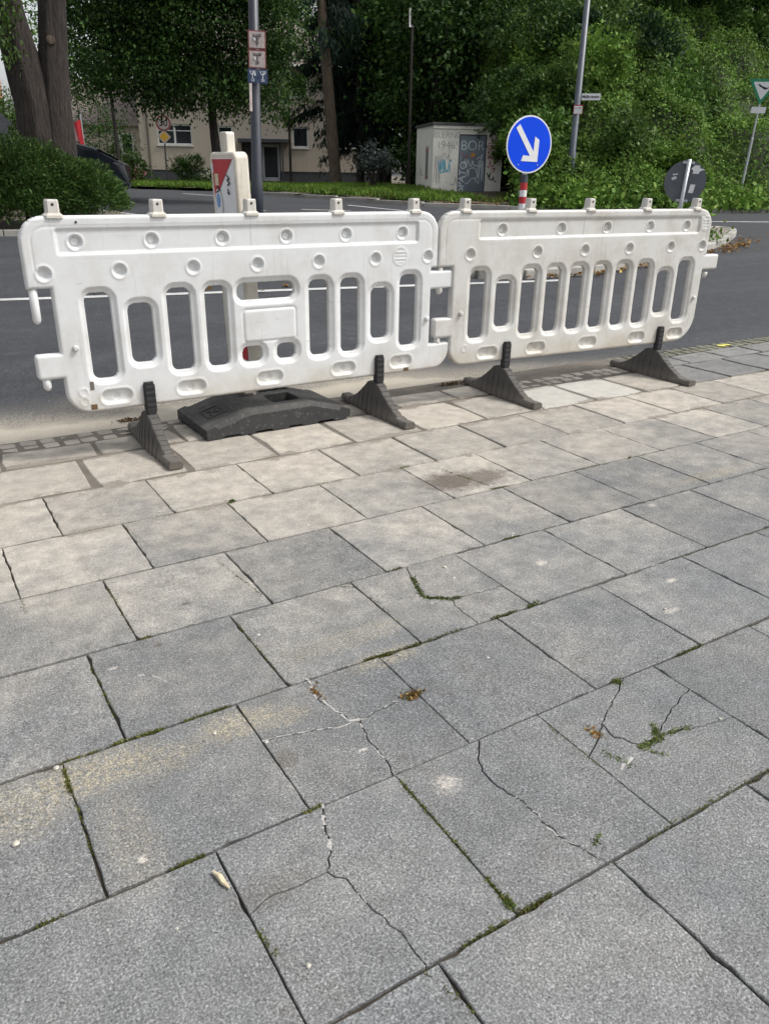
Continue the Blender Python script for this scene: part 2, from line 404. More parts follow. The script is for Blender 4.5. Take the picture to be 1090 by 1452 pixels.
def np_mesh(name, V, F, smooth=False):
    me = bpy.data.meshes.new(name); V = np.asarray(V, np.float32); F = np.asarray(F, np.int32); k = F.shape[1]
    me.vertices.add(len(V)); me.vertices.foreach_set('co', V.ravel())
    me.loops.add(F.size); me.loops.foreach_set('vertex_index', F.ravel())
    me.polygons.add(len(F)); me.polygons.foreach_set('loop_start', np.arange(len(F), dtype=np.int32) * k)
    try: me.polygons.foreach_set('loop_total', np.full(len(F), k, np.int32))
    except Exception: pass
    if smooth: me.polygons.foreach_set('use_smooth', np.ones(len(F), bool))
    me.update(calc_edges=True); me.validate(); return me
def unit(a): return a / np.maximum(np.linalg.norm(a, axis=-1, keepdims=True), 1e-9)
def leaves(P, size, D=None, N=None, width=.55, jitter=.7, fold=True):
    """one leaf-shaped blade per point: D growth direction, N facing normal"""
    n = len(P)
    D = rng.normal(size=(n, 3)) if D is None else np.asarray(D, float) + rng.normal(size=(n, 3)) * jitter
    D = unit(D); N = rng.normal(size=(n, 3)) if N is None else np.asarray(N, float) + rng.normal(size=(n, 3)) * jitter
    S = unit(np.cross(D, N)); Nn = np.cross(S, D)
    L = size * rng.uniform(.65, 1.35, (n, 1)); W = L * width * .5
    b = P - D * L * .5
    V = np.stack([b, b + D * L * .42 + S * W + Nn * L * .08, b + D * L, b + D * L * .42 - S * W + Nn * L * .08], 1)
    return V
def leaf_mesh(name, V):
    V = np.concatenate(V) if isinstance(V, list) else V
    n = len(V); return np_mesh(name, V.reshape(-1, 3), np.arange(n * 4).reshape(n, 4))
def blob_points(blobs, n, clump=.42, per=46):
    """leaf clumps scattered through crown volumes, thicker towards the outside"""
    vol = np.array([b[3] * b[4] * b[5] for b in blobs]) ** .72; vol = vol / vol.sum(); out = []; dirs = []
    for b, w in zip(blobs, vol):
        m = max(1, int(n * w / per)); d = unit(rng.normal(size=(m, 3))); r = rng.uniform(.35, 1.08, (m, 1)) ** .55
        c = np.array(b[:3]) + d * r * np.array(b[3:6])
        q = rng.normal(size=(m, per, 3)) * clump * rng.uniform(.55, 1.2, (m, 1, 1)) * np.array([1, 1, .62])
        out.append((c[:, None] + q).reshape(-1, 3)); dirs.append(np.repeat(d, per, 0))
    return np.concatenate(out), np.concatenate(dirs)
def inside_np(poly, X, Y):
    r = np.zeros(X.shape, bool); n = len(poly)
    for i in range(n):
        x0, y0 = poly[i]; x1, y1 = poly[(i + 1) % n]
        if y0 == y1: continue
        c = ((y0 > Y) != (y1 > Y)) & (X < (x1 - x0) * (Y - y0) / (y1 - y0) + x0); r ^= c
    return r

# ---------------------------------------------------------------- terrain
def T(y): return float(np.clip(.02 * (y - 3.9), 0, .5))
def Tn(y): return np.clip(.02 * (y - 3.9), 0, .5)
EDGE = [(46, 11), (30, 14.6), (23.5, 15.9), (20, 16.6), (17.4, 17.4), (15.5, 18.5), (13.7, 20.2), (12.7, 23.6), (11.5, 27), (9, 32), (5, 40), (0, 50), (-8, 66)]
def edge_dist(X, Y):
    d = np.full(X.shape, 1e9)
    for (x0, y0), (x1, y1) in zip(EDGE, EDGE[1:]):
        ex, ey = x1 - x0, y1 - y0; t = np.clip(((X - x0) * ex + (Y - y0) * ey) / (ex * ex + ey * ey), 0, 1)
        d = np.minimum(d, np.hypot(X - x0 - t * ex, Y - y0 - t * ey))
    return d
VERGE = EDGE + [(-8, 160), (160, 160), (160, 11)]
def Vz(X, Y):
    X = np.asarray(X, float); Y = np.asarray(Y, float)
    return Tn(Y) + .10 + np.clip(edge_dist(X, Y) * .05, 0, .32) * np.exp(-((X - 17) ** 2 + (Y - 22.5) ** 2) / 40)

# ground: bedding under the paving, road, verge
def grid(name, xs, ys, zf, mat, kind='structure', keep=None, parent=None):
    X, Y = np.meshgrid(xs, ys); Z = zf(X, Y); V = np.stack([X, Y, Z], -1).reshape(-1, 3); nx = len(xs)
    I = np.array([(j * nx + i, j * nx + i + 1, (j + 1) * nx + i + 1, (j + 1) * nx + i) for j in range(len(ys) - 1) for i in range(nx - 1)])
    if keep is not None:
        c = V[I].mean(1); I = I[keep(c[:, 0], c[:, 1])]
    o = link(name, np_mesh(name, V, I, True), mat, parent)
    return tag(o, kind=kind)
bed = MB().add([(-60, -40, -.0085), (60, -40, -.0085), (60, 3.9, -.0085), (-60, 3.9, -.0085)], [(0, 1, 2, 3)]).build('ground', M['joint_soil']); tag(bed, kind='structure')
ys = list(np.arange(3.885, 30, .5)) + [31, 40, 60, 100, 200, 400]
road = grid('road', [-300, -60, -20, -8, -2, 0, 2, 4, 6, 8, 12, 16, 20, 30, 60, 300], ys, lambda X, Y: Tn(Y) - .004, M['road'])
verge = grid('verge', list(np.arange(-8, 48, 1.)) + [60, 90, 160], list(np.arange(11, 70, 1.)) + [90, 160], Vz, M['verge_soil'], keep=lambda x, y: inside_np(VERGE, x, y) & (edge_dist(x, y) > .3))

def ribbon(pts, w, lift=.004, zf=None):
    mb = MB(); P = [Vector((x, y)) for x, y in pts]; L = []
    for i, p in enumerate(P):
        d = (P[min(i + 1, len(P) - 1)] - P[max(i - 1, 0)]).normalized(); nrm = Vector((-d.y, d.x)) * w / 2
        for q in (p - nrm, p + nrm): L.append((q.x, q.y, (zf(q.x, q.y) if zf else T(q.y) - .004) + lift))
    return mb.add(L, [(2 * i, 2 * i + 2, 2 * i + 3, 2 * i + 1) for i in range(len(P) - 1)])
def dense(a, b, n=8): return [(a[0] + (b[0] - a[0]) * i / n, a[1] + (b[1] - a[1]) * i / n) for i in range(n + 1)]
for pts, w in [(dense((-6, 9.25), (2.3, 7.75), 10) + dense((2.86, 7.66), (6.8, 7.0), 8), .12), (dense((9.0, 27.5), (9.9, 25.3)), .14), (dense((7.4, 19.5), (8.3, 19.1)), .12), (dense((11.6, 20.9), (11.9, 18.4)), .14), (dense((15.3, 14.3), (26, 11.0), 10), .14), (dense((9.4, 19.4), (10.4, 18.6)), .12)]:
    ribbon(pts, w).build('lane_marking', M['dirty_white_paint'], road)

# ---------------------------------------------------------------- paving: every slab its own piece
pavement = empty('pavement'); tag(pavement, kind='structure')
def inset(poly, d):
    n = len(poly); out = []
    area = sum(poly[i][0] * poly[(i + 1) % n][1] - poly[(i + 1) % n][0] * poly[i][1] for i in range(n))
    if area < 0: poly = poly[::-1]
    for i in range(n):
        p0, p1, p2 = Vector(poly[i - 1]), Vector(poly[i]), Vector(poly[(i + 1) % n])
        a = (p1 - p0).normalized(); b = (p2 - p1).normalized()
        na = Vector((-a.y, a.x)); nb = Vector((-b.y, b.x)); m = na + nb
        if m.length < 1e-4: m = na
        k = d / max(.35, m.length / 2 if True else 1)
        q = p1 + m.normalized() * min(k, d * 2)
        out.append((q.x, q.y))
    return out
def slab_mesh(poly, joint, ch=.003, depth=.04):
    a = inset(poly, joint); b = inset(a, ch); n = len(a); mb = MB()
    v = [(x, y, -depth) for x, y in a] + [(x, y, -ch) for x, y in a] + [(x, y, 0) for x, y in b]
    f = [(i, (i + 1) % n, n + (i + 1) % n, n + i) for i in range(n)] + [(n + i, n + (i + 1) % n, 2 * n + (i + 1) % n, 2 * n + i) for i in range(n)] + [tuple(range(2 * n, 3 * n))]
    return mb.add(v, f).mesh('paving_slab')
def jag(line):
    o = [line[0]]
    for a, b in zip(line, line[1:]):
        n = max(1, int((Vector(b) - Vector(a)).length / .014))
        for i in range(1, n + 1):
            p = Vector(a).lerp(Vector(b), i / n)
            if i < n: p += Vector((random.gauss(0, .0022), random.gauss(0, .0022)))
            o.append((p.x, p.y))
    return o
def split(poly, line):
    """cut a polygon by a polyline whose two ends are snapped to its boundary"""
    def snap(p):
        best = None; n = len(poly)
        for i in range(n):
            a, b = Vector(poly[i]), Vector(poly[(i + 1) % n]); e = b - a; t = max(0, min(1, (Vector(p) - a).dot(e) / max(e.dot(e), 1e-9))); q = a + e * t
            d = (q - Vector(p)).length
            if best is None or d < best[0]: best = (d, i, t, (q.x, q.y))
        return best
    s, e = snap(line[0]), snap(line[-1])
    core = [p for p in line[1:-1] if inside_np(poly, np.array([p[0]]), np.array([p[1]]))[0]]
    mid = [p for p in jag([s[3]] + core + [e[3]])[1:-1] if inside_np(poly, np.array([p[0]]), np.array([p[1]]))[0]]
    if (s[1], s[2]) > (e[1], e[2]): s, e = e, s; mid = mid[::-1]
    n = len(poly)
    A = [s[3]] + poly[s[1] + 1:e[1] + 1] + [e[3]] + mid[::-1]
    B = [e[3]] + [poly[i % n] for i in range(e[1] + 1, s[1] + n + 1)] + [s[3]] + mid
    def clean(q):
        o = []
        for p in q:
            if not o or (Vector(p) - Vector(o[-1])).length > .004: o.append(p)
        if len(o) > 2 and (Vector(o[0]) - Vector(o[-1])).length < .004: o.pop()
        return o
    return clean(A), clean(B)
CR = dict(
 A1=[(.71, 1.511), (.707, 1.478), (.699, 1.423), (.712, 1.374), (.724, 1.309), (.748, 1.301), (.73, 1.238), (.728, 1.157), (.716, 1.103)],
 A2=[(.52, 1.345), (.573, 1.336), (.629, 1.323), (.7, 1.299), (.742, 1.299)], A3=[(.748, 1.299), (.821, 1.31), (.88, 1.317), (.933, 1.296)],
 B1=[(.548, 1.105), (.526, 1.053), (.517, 1.016), (.507, .989), (.477, .953), (.501, .921), (.507, .856), (.519, .816), (.528, .762), (.53, .699)],
 B2=[(.319, .94), (.362, .956), (.39, .953), (.445, .952), (.477, .951)],
 C1=[(.946, 1.111), (.905, 1.053), (.888, .999), (.888, .963), (.9, .92), (.905, .872), (.903, .798), (.92, .757), (.93, .72), (.94, .695)],
 D1=[(1.412, 1.114), (1.342, 1.062), (1.231, 1.001), (1.176, .961), (1.13, .933)],
 D2=[(1.231, 1.001), (1.219, .95), (1.249, .904), (1.303, .901), (1.412, .88), (1.54, .856)], D3=[(1.303, .901), (1.358, .927), (1.434, .959), (1.53, .985)], D4=[(1.249, .904), (1.215, .884), (1.15, .865), (1.05, .84), (.99, .83)],
 E1=[(1.27, 1.914), (1.245, 1.842), (1.218, 1.768), (1.207, 1.698), (1.269, 1.652), (1.342, 1.65), (1.5, 1.642)],
 E2=[(.999, 1.769), (1.073, 1.741), (1.127, 1.734), (1.188, 1.724), (1.207, 1.698)], E3=[(1.269, 1.652), (1.252, 1.576), (1.255, 1.496)],
 F1=[(2.32, 2.331), (2.251, 2.298), (2.127, 2.226), (1.96, 2.13)], H1=[(1.86, 1.54), (2.015, 1.516), (2.143, 1.49), (2.2, 1.47)], G1=[(2.0, 1.7), (2.1, 1.6), (2.187, 1.453)])
CRACKED = {(6, .52): ['A1', 'A2', 'A3'], (7, .32): ['B1', 'B2'], (7, .72): ['C1'], (7, 1.12): ['D1', 'D2', 'D3'], (5, 1.058): ['E1', 'E2', 'E3'], (3, 1.956): ['F1']}
OFF = {0: .27, 1: .165, 2: .353, 3: .156, 4: .394, 5: .258, 6: .12, 7: .32, 8: .15, 9: .35, 10: .14, 11: .33}
base_slab = {}
TONE = 0.
def put_slab(me, cx, cy, y_row, dust, jit=1., white=0.):
    o = link('paving_slab', me, M['slab'], pavement, (cx, cy, random.uniform(-.0012, .0006) * jit))
    o.rotation_euler = (random.gauss(0, .0015) * jit, random.gauss(0, .0015) * jit, random.gauss(0, .003) * jit)
    o.color = (dust, white, TONE, 1); return o
for k in range(0, 12):
    y1 = 3.502 - .4 * (k - 1); y0 = y1 - .4
    if k == 0: y1, y0 = 3.728, 3.502
    xmax = .4 + 1.62 * y1 + 1.7; xmin = -1.1
    x = OFF[k] - math.ceil((OFF[k] - xmin) / .4) * .4
    x = OFF[k] + .4 * math.floor((xmin - OFF[k]) / .4)
    while x < xmax:
        cx, cy = x + .2, (y0 + y1) / 2
        if k == 0 and (2.95 < cx < 4.3): x += .4; continue
        TONE = random.random()
        dust = 1. if not (cx > 4.15 and cy > 2.95 or cx > 5.2) else .12
        key = None
        for (kk, xx) in CRACKED:
            if kk == k and abs(xx - x) < .03: key = (kk, xx)
        poly = [(x, y0), (x + .4, y0), (x + .4, y1), (x, y1)]
        near = k <= 1
        white = .42 if (k == 1 and abs(cx - 3.16) < .25) or (k == 1 and abs(cx - 3.56) < .15) else 0.
        if key and CRACKED[key]:
            pieces = [poly]
            for name in CRACKED[key]:
                mid = Vector(CR[name][len(CR[name]) // 2]); ln = CR[name]; best = None
                for pi, pc in enumerate(pieces):     # the piece that holds the middle of this crack
                    if inside_np(pc, np.array([mid.x]), np.array([mid.y]))[0]: best = pi
                if best is None: continue
                pc = pieces.pop(best); pieces += list(split(pc, ln))
            for pc in pieces:
                if len(pc) < 3: continue
                c = Vector((sum(p[0] for p in pc) / len(pc), sum(p[1] for p in pc) / len(pc)))
                me = slab_mesh([(p[0] - c.x, p[1] - c.y) for p in pc], .0013, .0014)
                put_slab(me, c.x, c.y, k, dust, .7, white)
        elif near or (k == 2 and 1.5 < cx < 4):
            h = (y1 - y0) / 2; g = .012 if k <= 1 else .005
            def J(): return random.uniform(-g, g)
            q = [(-.2 + J(), -h + J()), (J() * 3, -h + J()), (.2 + J(), -h + J()), (.2 + J(), J()), (.2 + J(), h + J()), (J() * 3, h + J()), (-.2 + J(), h + J()), (-.2 + J(), J())]
            put_slab(slab_mesh(q, .013 if k <= 1 else .006, .004), cx, cy, k, dust, 1., white)
        else:
            vi = random.randrange(10)
            if vi not in base_slab:
                g = .0016; q = []
                for a, b in [((-.2, -.2), (.2, -.2)), ((.2, -.2), (.2, .2)), ((.2, .2), (-.2, .2)), ((-.2, .2), (-.2, -.2))]:
                    for i in range(14):
                        t = i / 14; k_ = .0045 if 0 < i and random.random() < .09 else 0; q.append((a[0] + (b[0] - a[0]) * t + random.gauss(0, g * .45), a[1] + (b[1] - a[1]) * t + random.gauss(0, g * .45))); q[-1] = (q[-1][0] * (1 - k_ * 5 * abs(a[1] - b[1] == 0 and 0 or 1)), q[-1][1] * (1 - k_ * 5 * (1 if a[1] == b[1] else 0)))
                q = [(a, b * .9885) for a, b in q]
                if vi % 3 == 0: q[0] = (q[0][0] + .007, q[0][1] + .005)      # a chipped corner
                base_slab[vi] = slab_mesh(q, .0021, .0020)
            put_slab(base_slab[vi], cx, cy, k, dust)
        x += .4
# sandy bed that shows between the slabs nearest the road
MB().add([(-3, 3.09, -.0045), (4.35, 3.09, -.0045), (4.35, 3.9, -.0045), (-3, 3.9, -.0045)], [(0, 1, 2, 3)]).build('sand_bed', M['sand_bed'], pavement)
# the two rows of small mosaic stones along the road edge
mos = []
for v in range(6):
    q = []
    for sx, sy in ((-1, -1), (0, -1.04), (1, -1), (1.04, 0), (1, 1), (0, 1.04), (-1, 1), (-1.04, 0)): q.append((sx * .034 + random.gauss(0, .002), sy * .031 + random.gauss(0, .002)))
    mos.append(slab_mesh(q, .001, .0025, .03))
mos2 = [m.copy() for m in mos]
for (xa, xb, ya, dusty) in [(-.55, 1.18, 3.765, True), (3.02, 4.25, 3.56, True), (4.25, 7.6, 3.775, False)]:
    x = xa
    while x < xb:
        for r in range(2):
            me = random.choice(mos if dusty else mos2)
            o = link('mosaic_stone', me, M['cobble'] if dusty else M['mossy_cobble'], pavement, (x + random.gauss(0, .004), ya + r * .079 + random.gauss(0, .003), -.002 + random.uniform(-.003, .0)))
            o.rotation_euler = (random.gauss(0, .02), random.gauss(0, .02), random.gauss(0, .07))
        x += .088

# ---------------------------------------------------------------- traffic island and kerbs
def kerb_line(parent, pts, zf, h=.11, w=.12, step=1.0, mat='kerb_concrete'):
    P = [Vector(p) for p in pts]; segs = []; 
    for a, b in zip(P, P[1:]):
        n = max(1, round((b - a).length / step))
        for i in range(n): segs.append((a.lerp(b, i / n), a.lerp(b, (i + 1) / n)))
    for a, b in segs:
        c = (a + b) / 2; L = (b - a).length; z = zf(c.x, c.y)
        o = MB().box(-L / 2 + .004, L / 2 - .004, -w / 2, w / 2, -.12, h).build('kerb_stone', M[mat], parent, (c.x, c.y, z), bevel=.015)
        o.rotation_euler = (0, 0, math.atan2(b.y - a.y, b.x - a.x))
ISL = [(5.9, 7.55), (6.4, 7.32), (7.5, 7.32), (9.1, 7.8), (11.2, 8.6), (12.9, 9.45), (14.6, 10.5), (15.2, 10.95), (15.35, 11.4), (14.7, 11.5), (12, 10.6), (9, 9.4), (6.9, 8.4), (6.0, 7.95)]
island = empty('traffic_island'); tag(island, kind='structure')
MB().add([(x, y, T(y) + .085) for x, y in ISL], [tuple(range(len(ISL)))]).build('paving', M['island_paving'], island)
kerb_line(island, ISL + [ISL[0]], lambda x, y: T(y), .10, .13, .9)
kerb_line(verge, EDGE[1:9], lambda x, y: T(y), .10, .14, 1.6)
HB = [(-6, 15.6), (.8, 14.2), (2.6, 14.0), (3.9, 14.6), (4.6, 15.8), (4.4, 18), (2, 20), (-6, 22)]
bedi = empty('planting_bed'); tag(bedi, kind='structure')
MB().add([(x, y, T(y) + .085) for x, y in HB], [tuple(range(len(HB)))]).build('soil', M['verge_soil'], bedi)
kerb_line(bedi, HB, lambda x, y: T(y), .09, .12, 1.0)

# ---------------------------------------------------------------- barriers
S = .8
def sd_box(U, V, u0, u1, v0, v1, r):
    cx, cy, hx, hy = (u0 + u1) / 2, (v0 + v1) / 2, (u1 - u0) / 2 - r, (v1 - v0) / 2 - r
    qx, qy = np.abs(U - cx) - hx, np.abs(V - cy) - hy
    return np.hypot(np.maximum(qx, 0), np.maximum(qy, 0)) + np.minimum(np.maximum(qx, qy), 0) - r
def barrier_field(kind):
    PITCH = .215; slots = []
    for k in range(10):
        u = .265 + PITCH * k
        if kind == 'plate' and k in (4, 5): continue
        short = k in (1, 8)
        slots.append((u, u + .135, .50 if short else .435, .822 if short else .888, .045))
    if kind == 'plate': slots += [(1.10, 1.462, .795, .893, .046), (1.115, 1.245, .437, .532, .04), (1.335, 1.46, .437, .532, .04)]
    if kind == 'plate':
        dim = [(u, 1.137) for u in (.26, .645, 1.035, 1.42, 1.81, 2.21)] + [(u, .992) for u in (.09, .46, .855, 1.23, 1.62, 2.01, 2.40)]
        ov = [(u, .335) for u in (.37, .79, 1.276, 1.78, 2.21)]
    else:
        dim = [(u, 1.142) for u in (.50, 1.0, 1.42, 1.84, 2.22)] + [(u, .995) for u in (.245, .80, 1.225, 1.65, 2.07, 2.41)]
        ov = [(u, .33) for u in (.43, .855, 1.345, 1.84, 2.255)]
    panel = (.17, 2.32, 1.082, 1.20) if kind == 'plate' else (.31, 2.35, 1.09, 1.205)
    return slots, dim, ov, panel
def barrier_mesh(kind):
    slots, dim, ov, panel = barrier_field(kind)
    h = .0058; us = np.arange(-.03, 2.66, h); vs_ = np.arange(.245, 1.28, h); U, V = np.meshgrid(us, vs_)
    smin = lambda a, b: np.minimum(a, b)
    body = sd_box(U, V, 0, 2.48, .93, 1.262, .0); up = sd_box(U, V, 0, 2.48, .80, 1.262, .125)
    up = np.maximum(up, .92 - V)
    mid = sd_box(U, V, .115, 2.435, .262, 1.1, .12) if kind == 'plate' else np.maximum(sd_box(U, V, .115, 2.8, .262, 1.1, .12), U - 2.2); ltab = sd_box(U, V, -.012, .6, .463, .592, .02); rtab = sd_box(U, V, 2.2, 2.62, *((.785, .90) if kind == 'plate' else (.81, .925)), .015); low = np.maximum(sd_box(U, V, 1.4, 2.60 if kind == 'plate' else 2.46, .262, .7 if kind == 'plate' else 1.1, .13 if kind == 'plate' else .2), V - (.43 if kind == 'plate' else 1.1))
    low = np.maximum(low, 0 - (2.62 - U))
    out = smin(smin(smin(up, mid), smin(ltab, rtab)), low)
    hole = np.full(U.shape, 9.)
    for s in slots: hole = np.minimum(hole, sd_box(U, V, *s))
    F = np.maximum(out, -hole)               # < 0 inside the plastic
    # relief
    rad = .016; d = -out; z = np.where(d < rad, rad - np.sqrt(np.maximum(rad ** 2 - (rad - np.clip(d, 0, rad)) ** 2, 0)), 0)
    z += .006 * np.clip(1 - np.abs(d - .05) / .006, 0, 1) * (V > 1.0) * .6            # moulded rim line
    hs = hole; z += np.where(hs < .012, .016 - .002 * (hs / .012), np.where(hs < .028, .012 * (1 - (hs - .012) / .016) ** .5, 0)) * (hs < .028)
    pn = sd_box(U, V, *panel, .012); z += .013 * np.clip(.5 - pn / .012, 0, 1)
    for (u, v) in dim:
        r = np.hypot(U - u, V - v); z += .022 * np.clip((.036 - r) / .017, 0, 1)
        z -= .004 * np.exp(-((r - .040) / .005) ** 2)
    for (u, v) in ov:
        b = sd_box(U, V, u - .078, u + .078, v - .033, v + .033, .033); z += .017 * np.clip(.5 - b / .014, 0, 1); z += .006 * np.clip((.022 - np.hypot(U - u, V - v)) / .008, 0, 1)
        z -= .003 * np.exp(-((b - .012) / .005) ** 2)
    if kind == 'plate':
        b = sd_box(U, V, 1.128, 1.458, .558, .742, .02); z += .006 * np.exp(-(b / .006) ** 2) - .003 * (b < 0)
    for (u, v, r0) in ([(2.19, 1.0, .052), (.2, .375, .022), (.2, .325, .022)] if kind == 'plate' else [(2.415, 1.155, .052), (.235, .375, .022)]):
        r = np.hypot(U - u, V - v); z -= .0035 * np.exp(-((r - r0) / .0045) ** 2)
        if r0 > .04: z -= .003 * (r < r0 - .008) * (np.sin((V - v) * 2 * math.pi / .021) > .2)
    # snap boundary vertices onto the outline
    gu, gv = np.gradient(F, h, axis=1), np.gradient(F, h, axis=0); g2 = np.maximum(gu ** 2 + gv ** 2, .25)
    near = np.abs(F) < h * .9
    Us = np.where(near & (F > -h * .45), U - F * gu / g2, U); Vs = np.where(near & (F > -h * .45), V - F * gv / g2, V)
    ins = F < h * .55
    cell = ins[:-1, :-1] & ins[1:, :-1] & ins[:-1, 1:] & ins[1:, 1:]
    nx = len(us); idx = np.arange(U.size).reshape(U.shape)
    J, I = np.nonzero(cell); Fq = np.stack([idx[J, I], idx[J, I + 1], idx[J + 1, I + 1], idx[J + 1, I]], 1)
    TH = .058
    front = np.stack([Us, z, Vs], -1).reshape(-1, 3); back = np.stack([Us, TH - z * .9, Vs], -1).reshape(-1, 3); nv = len(front)
    # side walls along every open edge
    E = np.concatenate([Fq[:, [0, 1]], Fq[:, [1, 2]], Fq[:, [2, 3]], Fq[:, [3, 0]]]); key = np.sort(E, 1); code = key[:, 0].astype(np.int64) * nv + key[:, 1]
    _, inv, cnt = np.unique(code, return_inverse=True, return_counts=True); B = E[cnt[inv] == 1]
    walls = np.stack([B[:, 1], B[:, 0], B[:, 0] + nv, B[:, 1] + nv], 1)
    Fa = np.concatenate([Fq, Fq[:, ::-1] + nv, walls]); Va = np.concatenate([front, back]) * S
    used = np.unique(Fa); remap = np.zeros(len(Va), int); remap[used] = np.arange(len(used))
    return np_mesh('barrier_body', Va[used], remap[Fa], True)
def knob_mesh():
    mb = MB(); w, dd = .026, .024
    prof = [(0, 1.5, 1.3), (.012, 1.45, 1.25), (.024, 1.0, 1.0), (.078, .95, .95), (.085, .85, .85)]
    rings = []
    for z, a, b in prof:
        rings.append([(w * a * sx, dd * b * sy, z * S) for sx, sy in ((-1, -.6), (-.7, -1), (.7, -1), (1, -.6), (1, .6), (.7, 1), (-.7, 1), (-1, .6))])
    return mb.loft(rings).mesh('knob')
def foot_mesh():
    mb = MB(); n = 27; L = .335; rings = []
    for i in range(n * 2):
        k = i // 2; y0 = -L + 2 * L * k / n; y = y0 + (2 * L / n if i % 2 else 0); yc = y0 + L / n
        a = abs(y * .8 + yc * .2) / L
        z = .172 if a < .14 else .034 + .138 * max(0, 1 - (a - .14) / .66) ** 1.45
        w = (.031 + .016 * (1 - a)) * (1 if k % 2 else .92)
        if a > .86: w = .030; z = .036
        tw = w * (.55 if a < .7 else .82)
        rings.append([(-w, y, .004), (w, y, .004), (w, y, .022), (tw, y, z - .004), (tw * .8, y, z), (-tw * .8, y, z), (-tw, y, z - .004), (-w, y, .022)])
    return mb.loft(rings).mesh('foot')
def grip_mesh():
    mb = MB(); rings = []; n = 22
    for i in range(n + 1):
        t = i / n; z = .165 + .152 * t; w = .0245 if t > .12 else .021; k = .0009 * (1 if i % 4 < 2 else -1) if .2 < t < .95 else 0
        if t > .94: w *= .8
        yf, yb = -.022 + k * .8, .010
        rings.append([(-w - k * .3, yf + .006, z), (-w * .75, yf, z), (w * .75, yf, z), (w + k * .3, yf + .006, z), (w, yb, z), (-w, yb, z)])
    return mb.loft(rings).mesh('grip')
KN, FT, GR = knob_mesh(), foot_mesh(), grip_mesh()
def make_barrier(kind, loc, rz, mat, label, knobs, grips):
    o = empty('traffic_barrier', loc, rz, label, 'barrier', 'white plastic barrier fence along the road edge')
    b = link('body', barrier_mesh(kind), M[mat], o)
    for (u, lean) in knobs:
        k = link('knob', KN, M[mat], o, (u * S, .023, 1.252 * S)); k.rotation_euler = (0, lean, 0)
        MB().tube([(0, -.0245, .05), (0, -.0235, .05)], .0055, 10).build('screw_hole', M['print_black'], k)
    for u, v in ((.19, .615), (2.405, .60)):
        MB().tube([(u * S, .004, v * S), (u * S, -.012, v * S), (u * S, -.016, v * S)], [.013, .012, .007], 12).build('stud', M[mat], o, smooth=False)
    for u, v0, v1 in ((.03, .925, .745), (.03, .47, .40), (2.52, .79, .745)):
        zs = [v0, v1 + .02, v1 + .006, v1]
        MB().tube([(u * S, .024, z * S) for z in zs], [.0175, .0165, .011, .003], 12).build('coupling_pin', M[mat], o, smooth=True)
    for u in grips:
        f = link('foot', FT, M['foot_rubber'], o, (u * S, .02, 0)); g = link('grip', GR, M['black_rubber'], f, (0, -.02, 0))
    return o
b1 = make_barrier('plate', (.585 * S, 4.33 * S, 0), 0, 'white_plastic', 'cleaner white plastic barrier on the left with a blank plate among its slots', [(.175, .02), (.69, .01), (1.21, .015), (1.755, -.01), (2.30, .0)], [.545, 2.04])
rzb = math.atan2(-.15, 2.6)
b2 = make_barrier('slats', ((3.3 - .235) * S, 4.325 * S, 0), rzb, 'dirty_plastic', 'grimier white plastic barrier on the right with an even row of ten slots', [(.20, .06), (.725, .07), (1.245, .05), (1.785, .09), (2.30, .08)], [.592, 2.085])
for ch in [c for c in b2.children if c.name.startswith('foot')]:
    ch.rotation_euler = (0, 0, -rzb - .03)
# broken bits of tape, a rusty clip and scuffs on the left barrier
MB().box(.815 * S - .585 * S, .845 * S - .585 * S, -.003, .002, .278 * S, .305 * S).build('tape_scrap', M['rust_brown'], b1)
MB().box(.822 * S - .585 * S, .842 * S - .585 * S, -.002, .001, .385 * S, .43 * S).build('tape_scrap', M['drain_pipe'], b1)
MB().box(2.235 * S, 2.27 * S, -.003, .002, .268 * S, .292 * S).build('tape_scrap', M['rust_brown'], b1)
MB().tube([(.275 * S, -.002, 1.232 * S), (.275 * S, .0, 1.232 * S)], .005, 10).build('drilled_hole', M['print_black'], b1)

# ---------------------------------------------------------------- rubber base and striped beacon in it
k1 = empty('beacon_base', (1.15, 3.45, 0), R_(1), 'heavy black recycled rubber footplate lying behind the left barrier', 'beacon base')
mb = MB(); W, D = .78, .42; EX = [0, .015, .03, .21, .24, .54, .57, .75, .765, .78]
def kz(x): return np.interp(x, [0, .02, .22, .56, .76, .78], [.052, .06, .118, .118, .06, .052])
# pocketed top built from a small height grid
xs = np.unique(np.concatenate([np.linspace(0, W, 53)])); ys_ = np.linspace(0, D, 29)
X, Y = np.meshgrid(xs, ys_); Z = np.interp(X, [0, .02, .22, .56, .76, .78], [.052, .06, .118, .118, .06, .052])
ed = np.minimum(Y, D - Y); Z -= .02 * np.clip(1 - ed / .03, 0, 1) ** 2 * (Z > .07)
Z = np.where((X > .40) & (X < .53) & (Y > .10) & (Y < .24), .02, Z)
for cx, cy in ((.44, .32), (.50, .33), (.56, .33), (.47, .39), (.33, .36)): Z = np.where((np.abs(X - cx) < .022) & (np.abs(Y - cy) < .018), .06, Z)
Z = np.where((sd_box(X, Y, .05, .17, .09, .30, .01) < 0), Z - .006, Z)
nx = len(xs); V = np.stack([X, Y, Z], -1).reshape(-1, 3); I = [(j * nx + i, j * nx + i + 1, (j + 1) * nx + i + 1, (j + 1) * nx + i) for j in range(len(ys_) - 1) for i in range(nx - 1)]
bd = MB().add([tuple(v) for v in V], I)
ring = [j for j in range(nx)] + [j * nx + nx - 1 for j in range(1, len(ys_))] + [(len(ys_) - 1) * nx + i for i in range(nx - 2, -1, -1)] + [j * nx for j in range(len(ys_) - 2, 0, -1)]
k0 = len(bd.v)
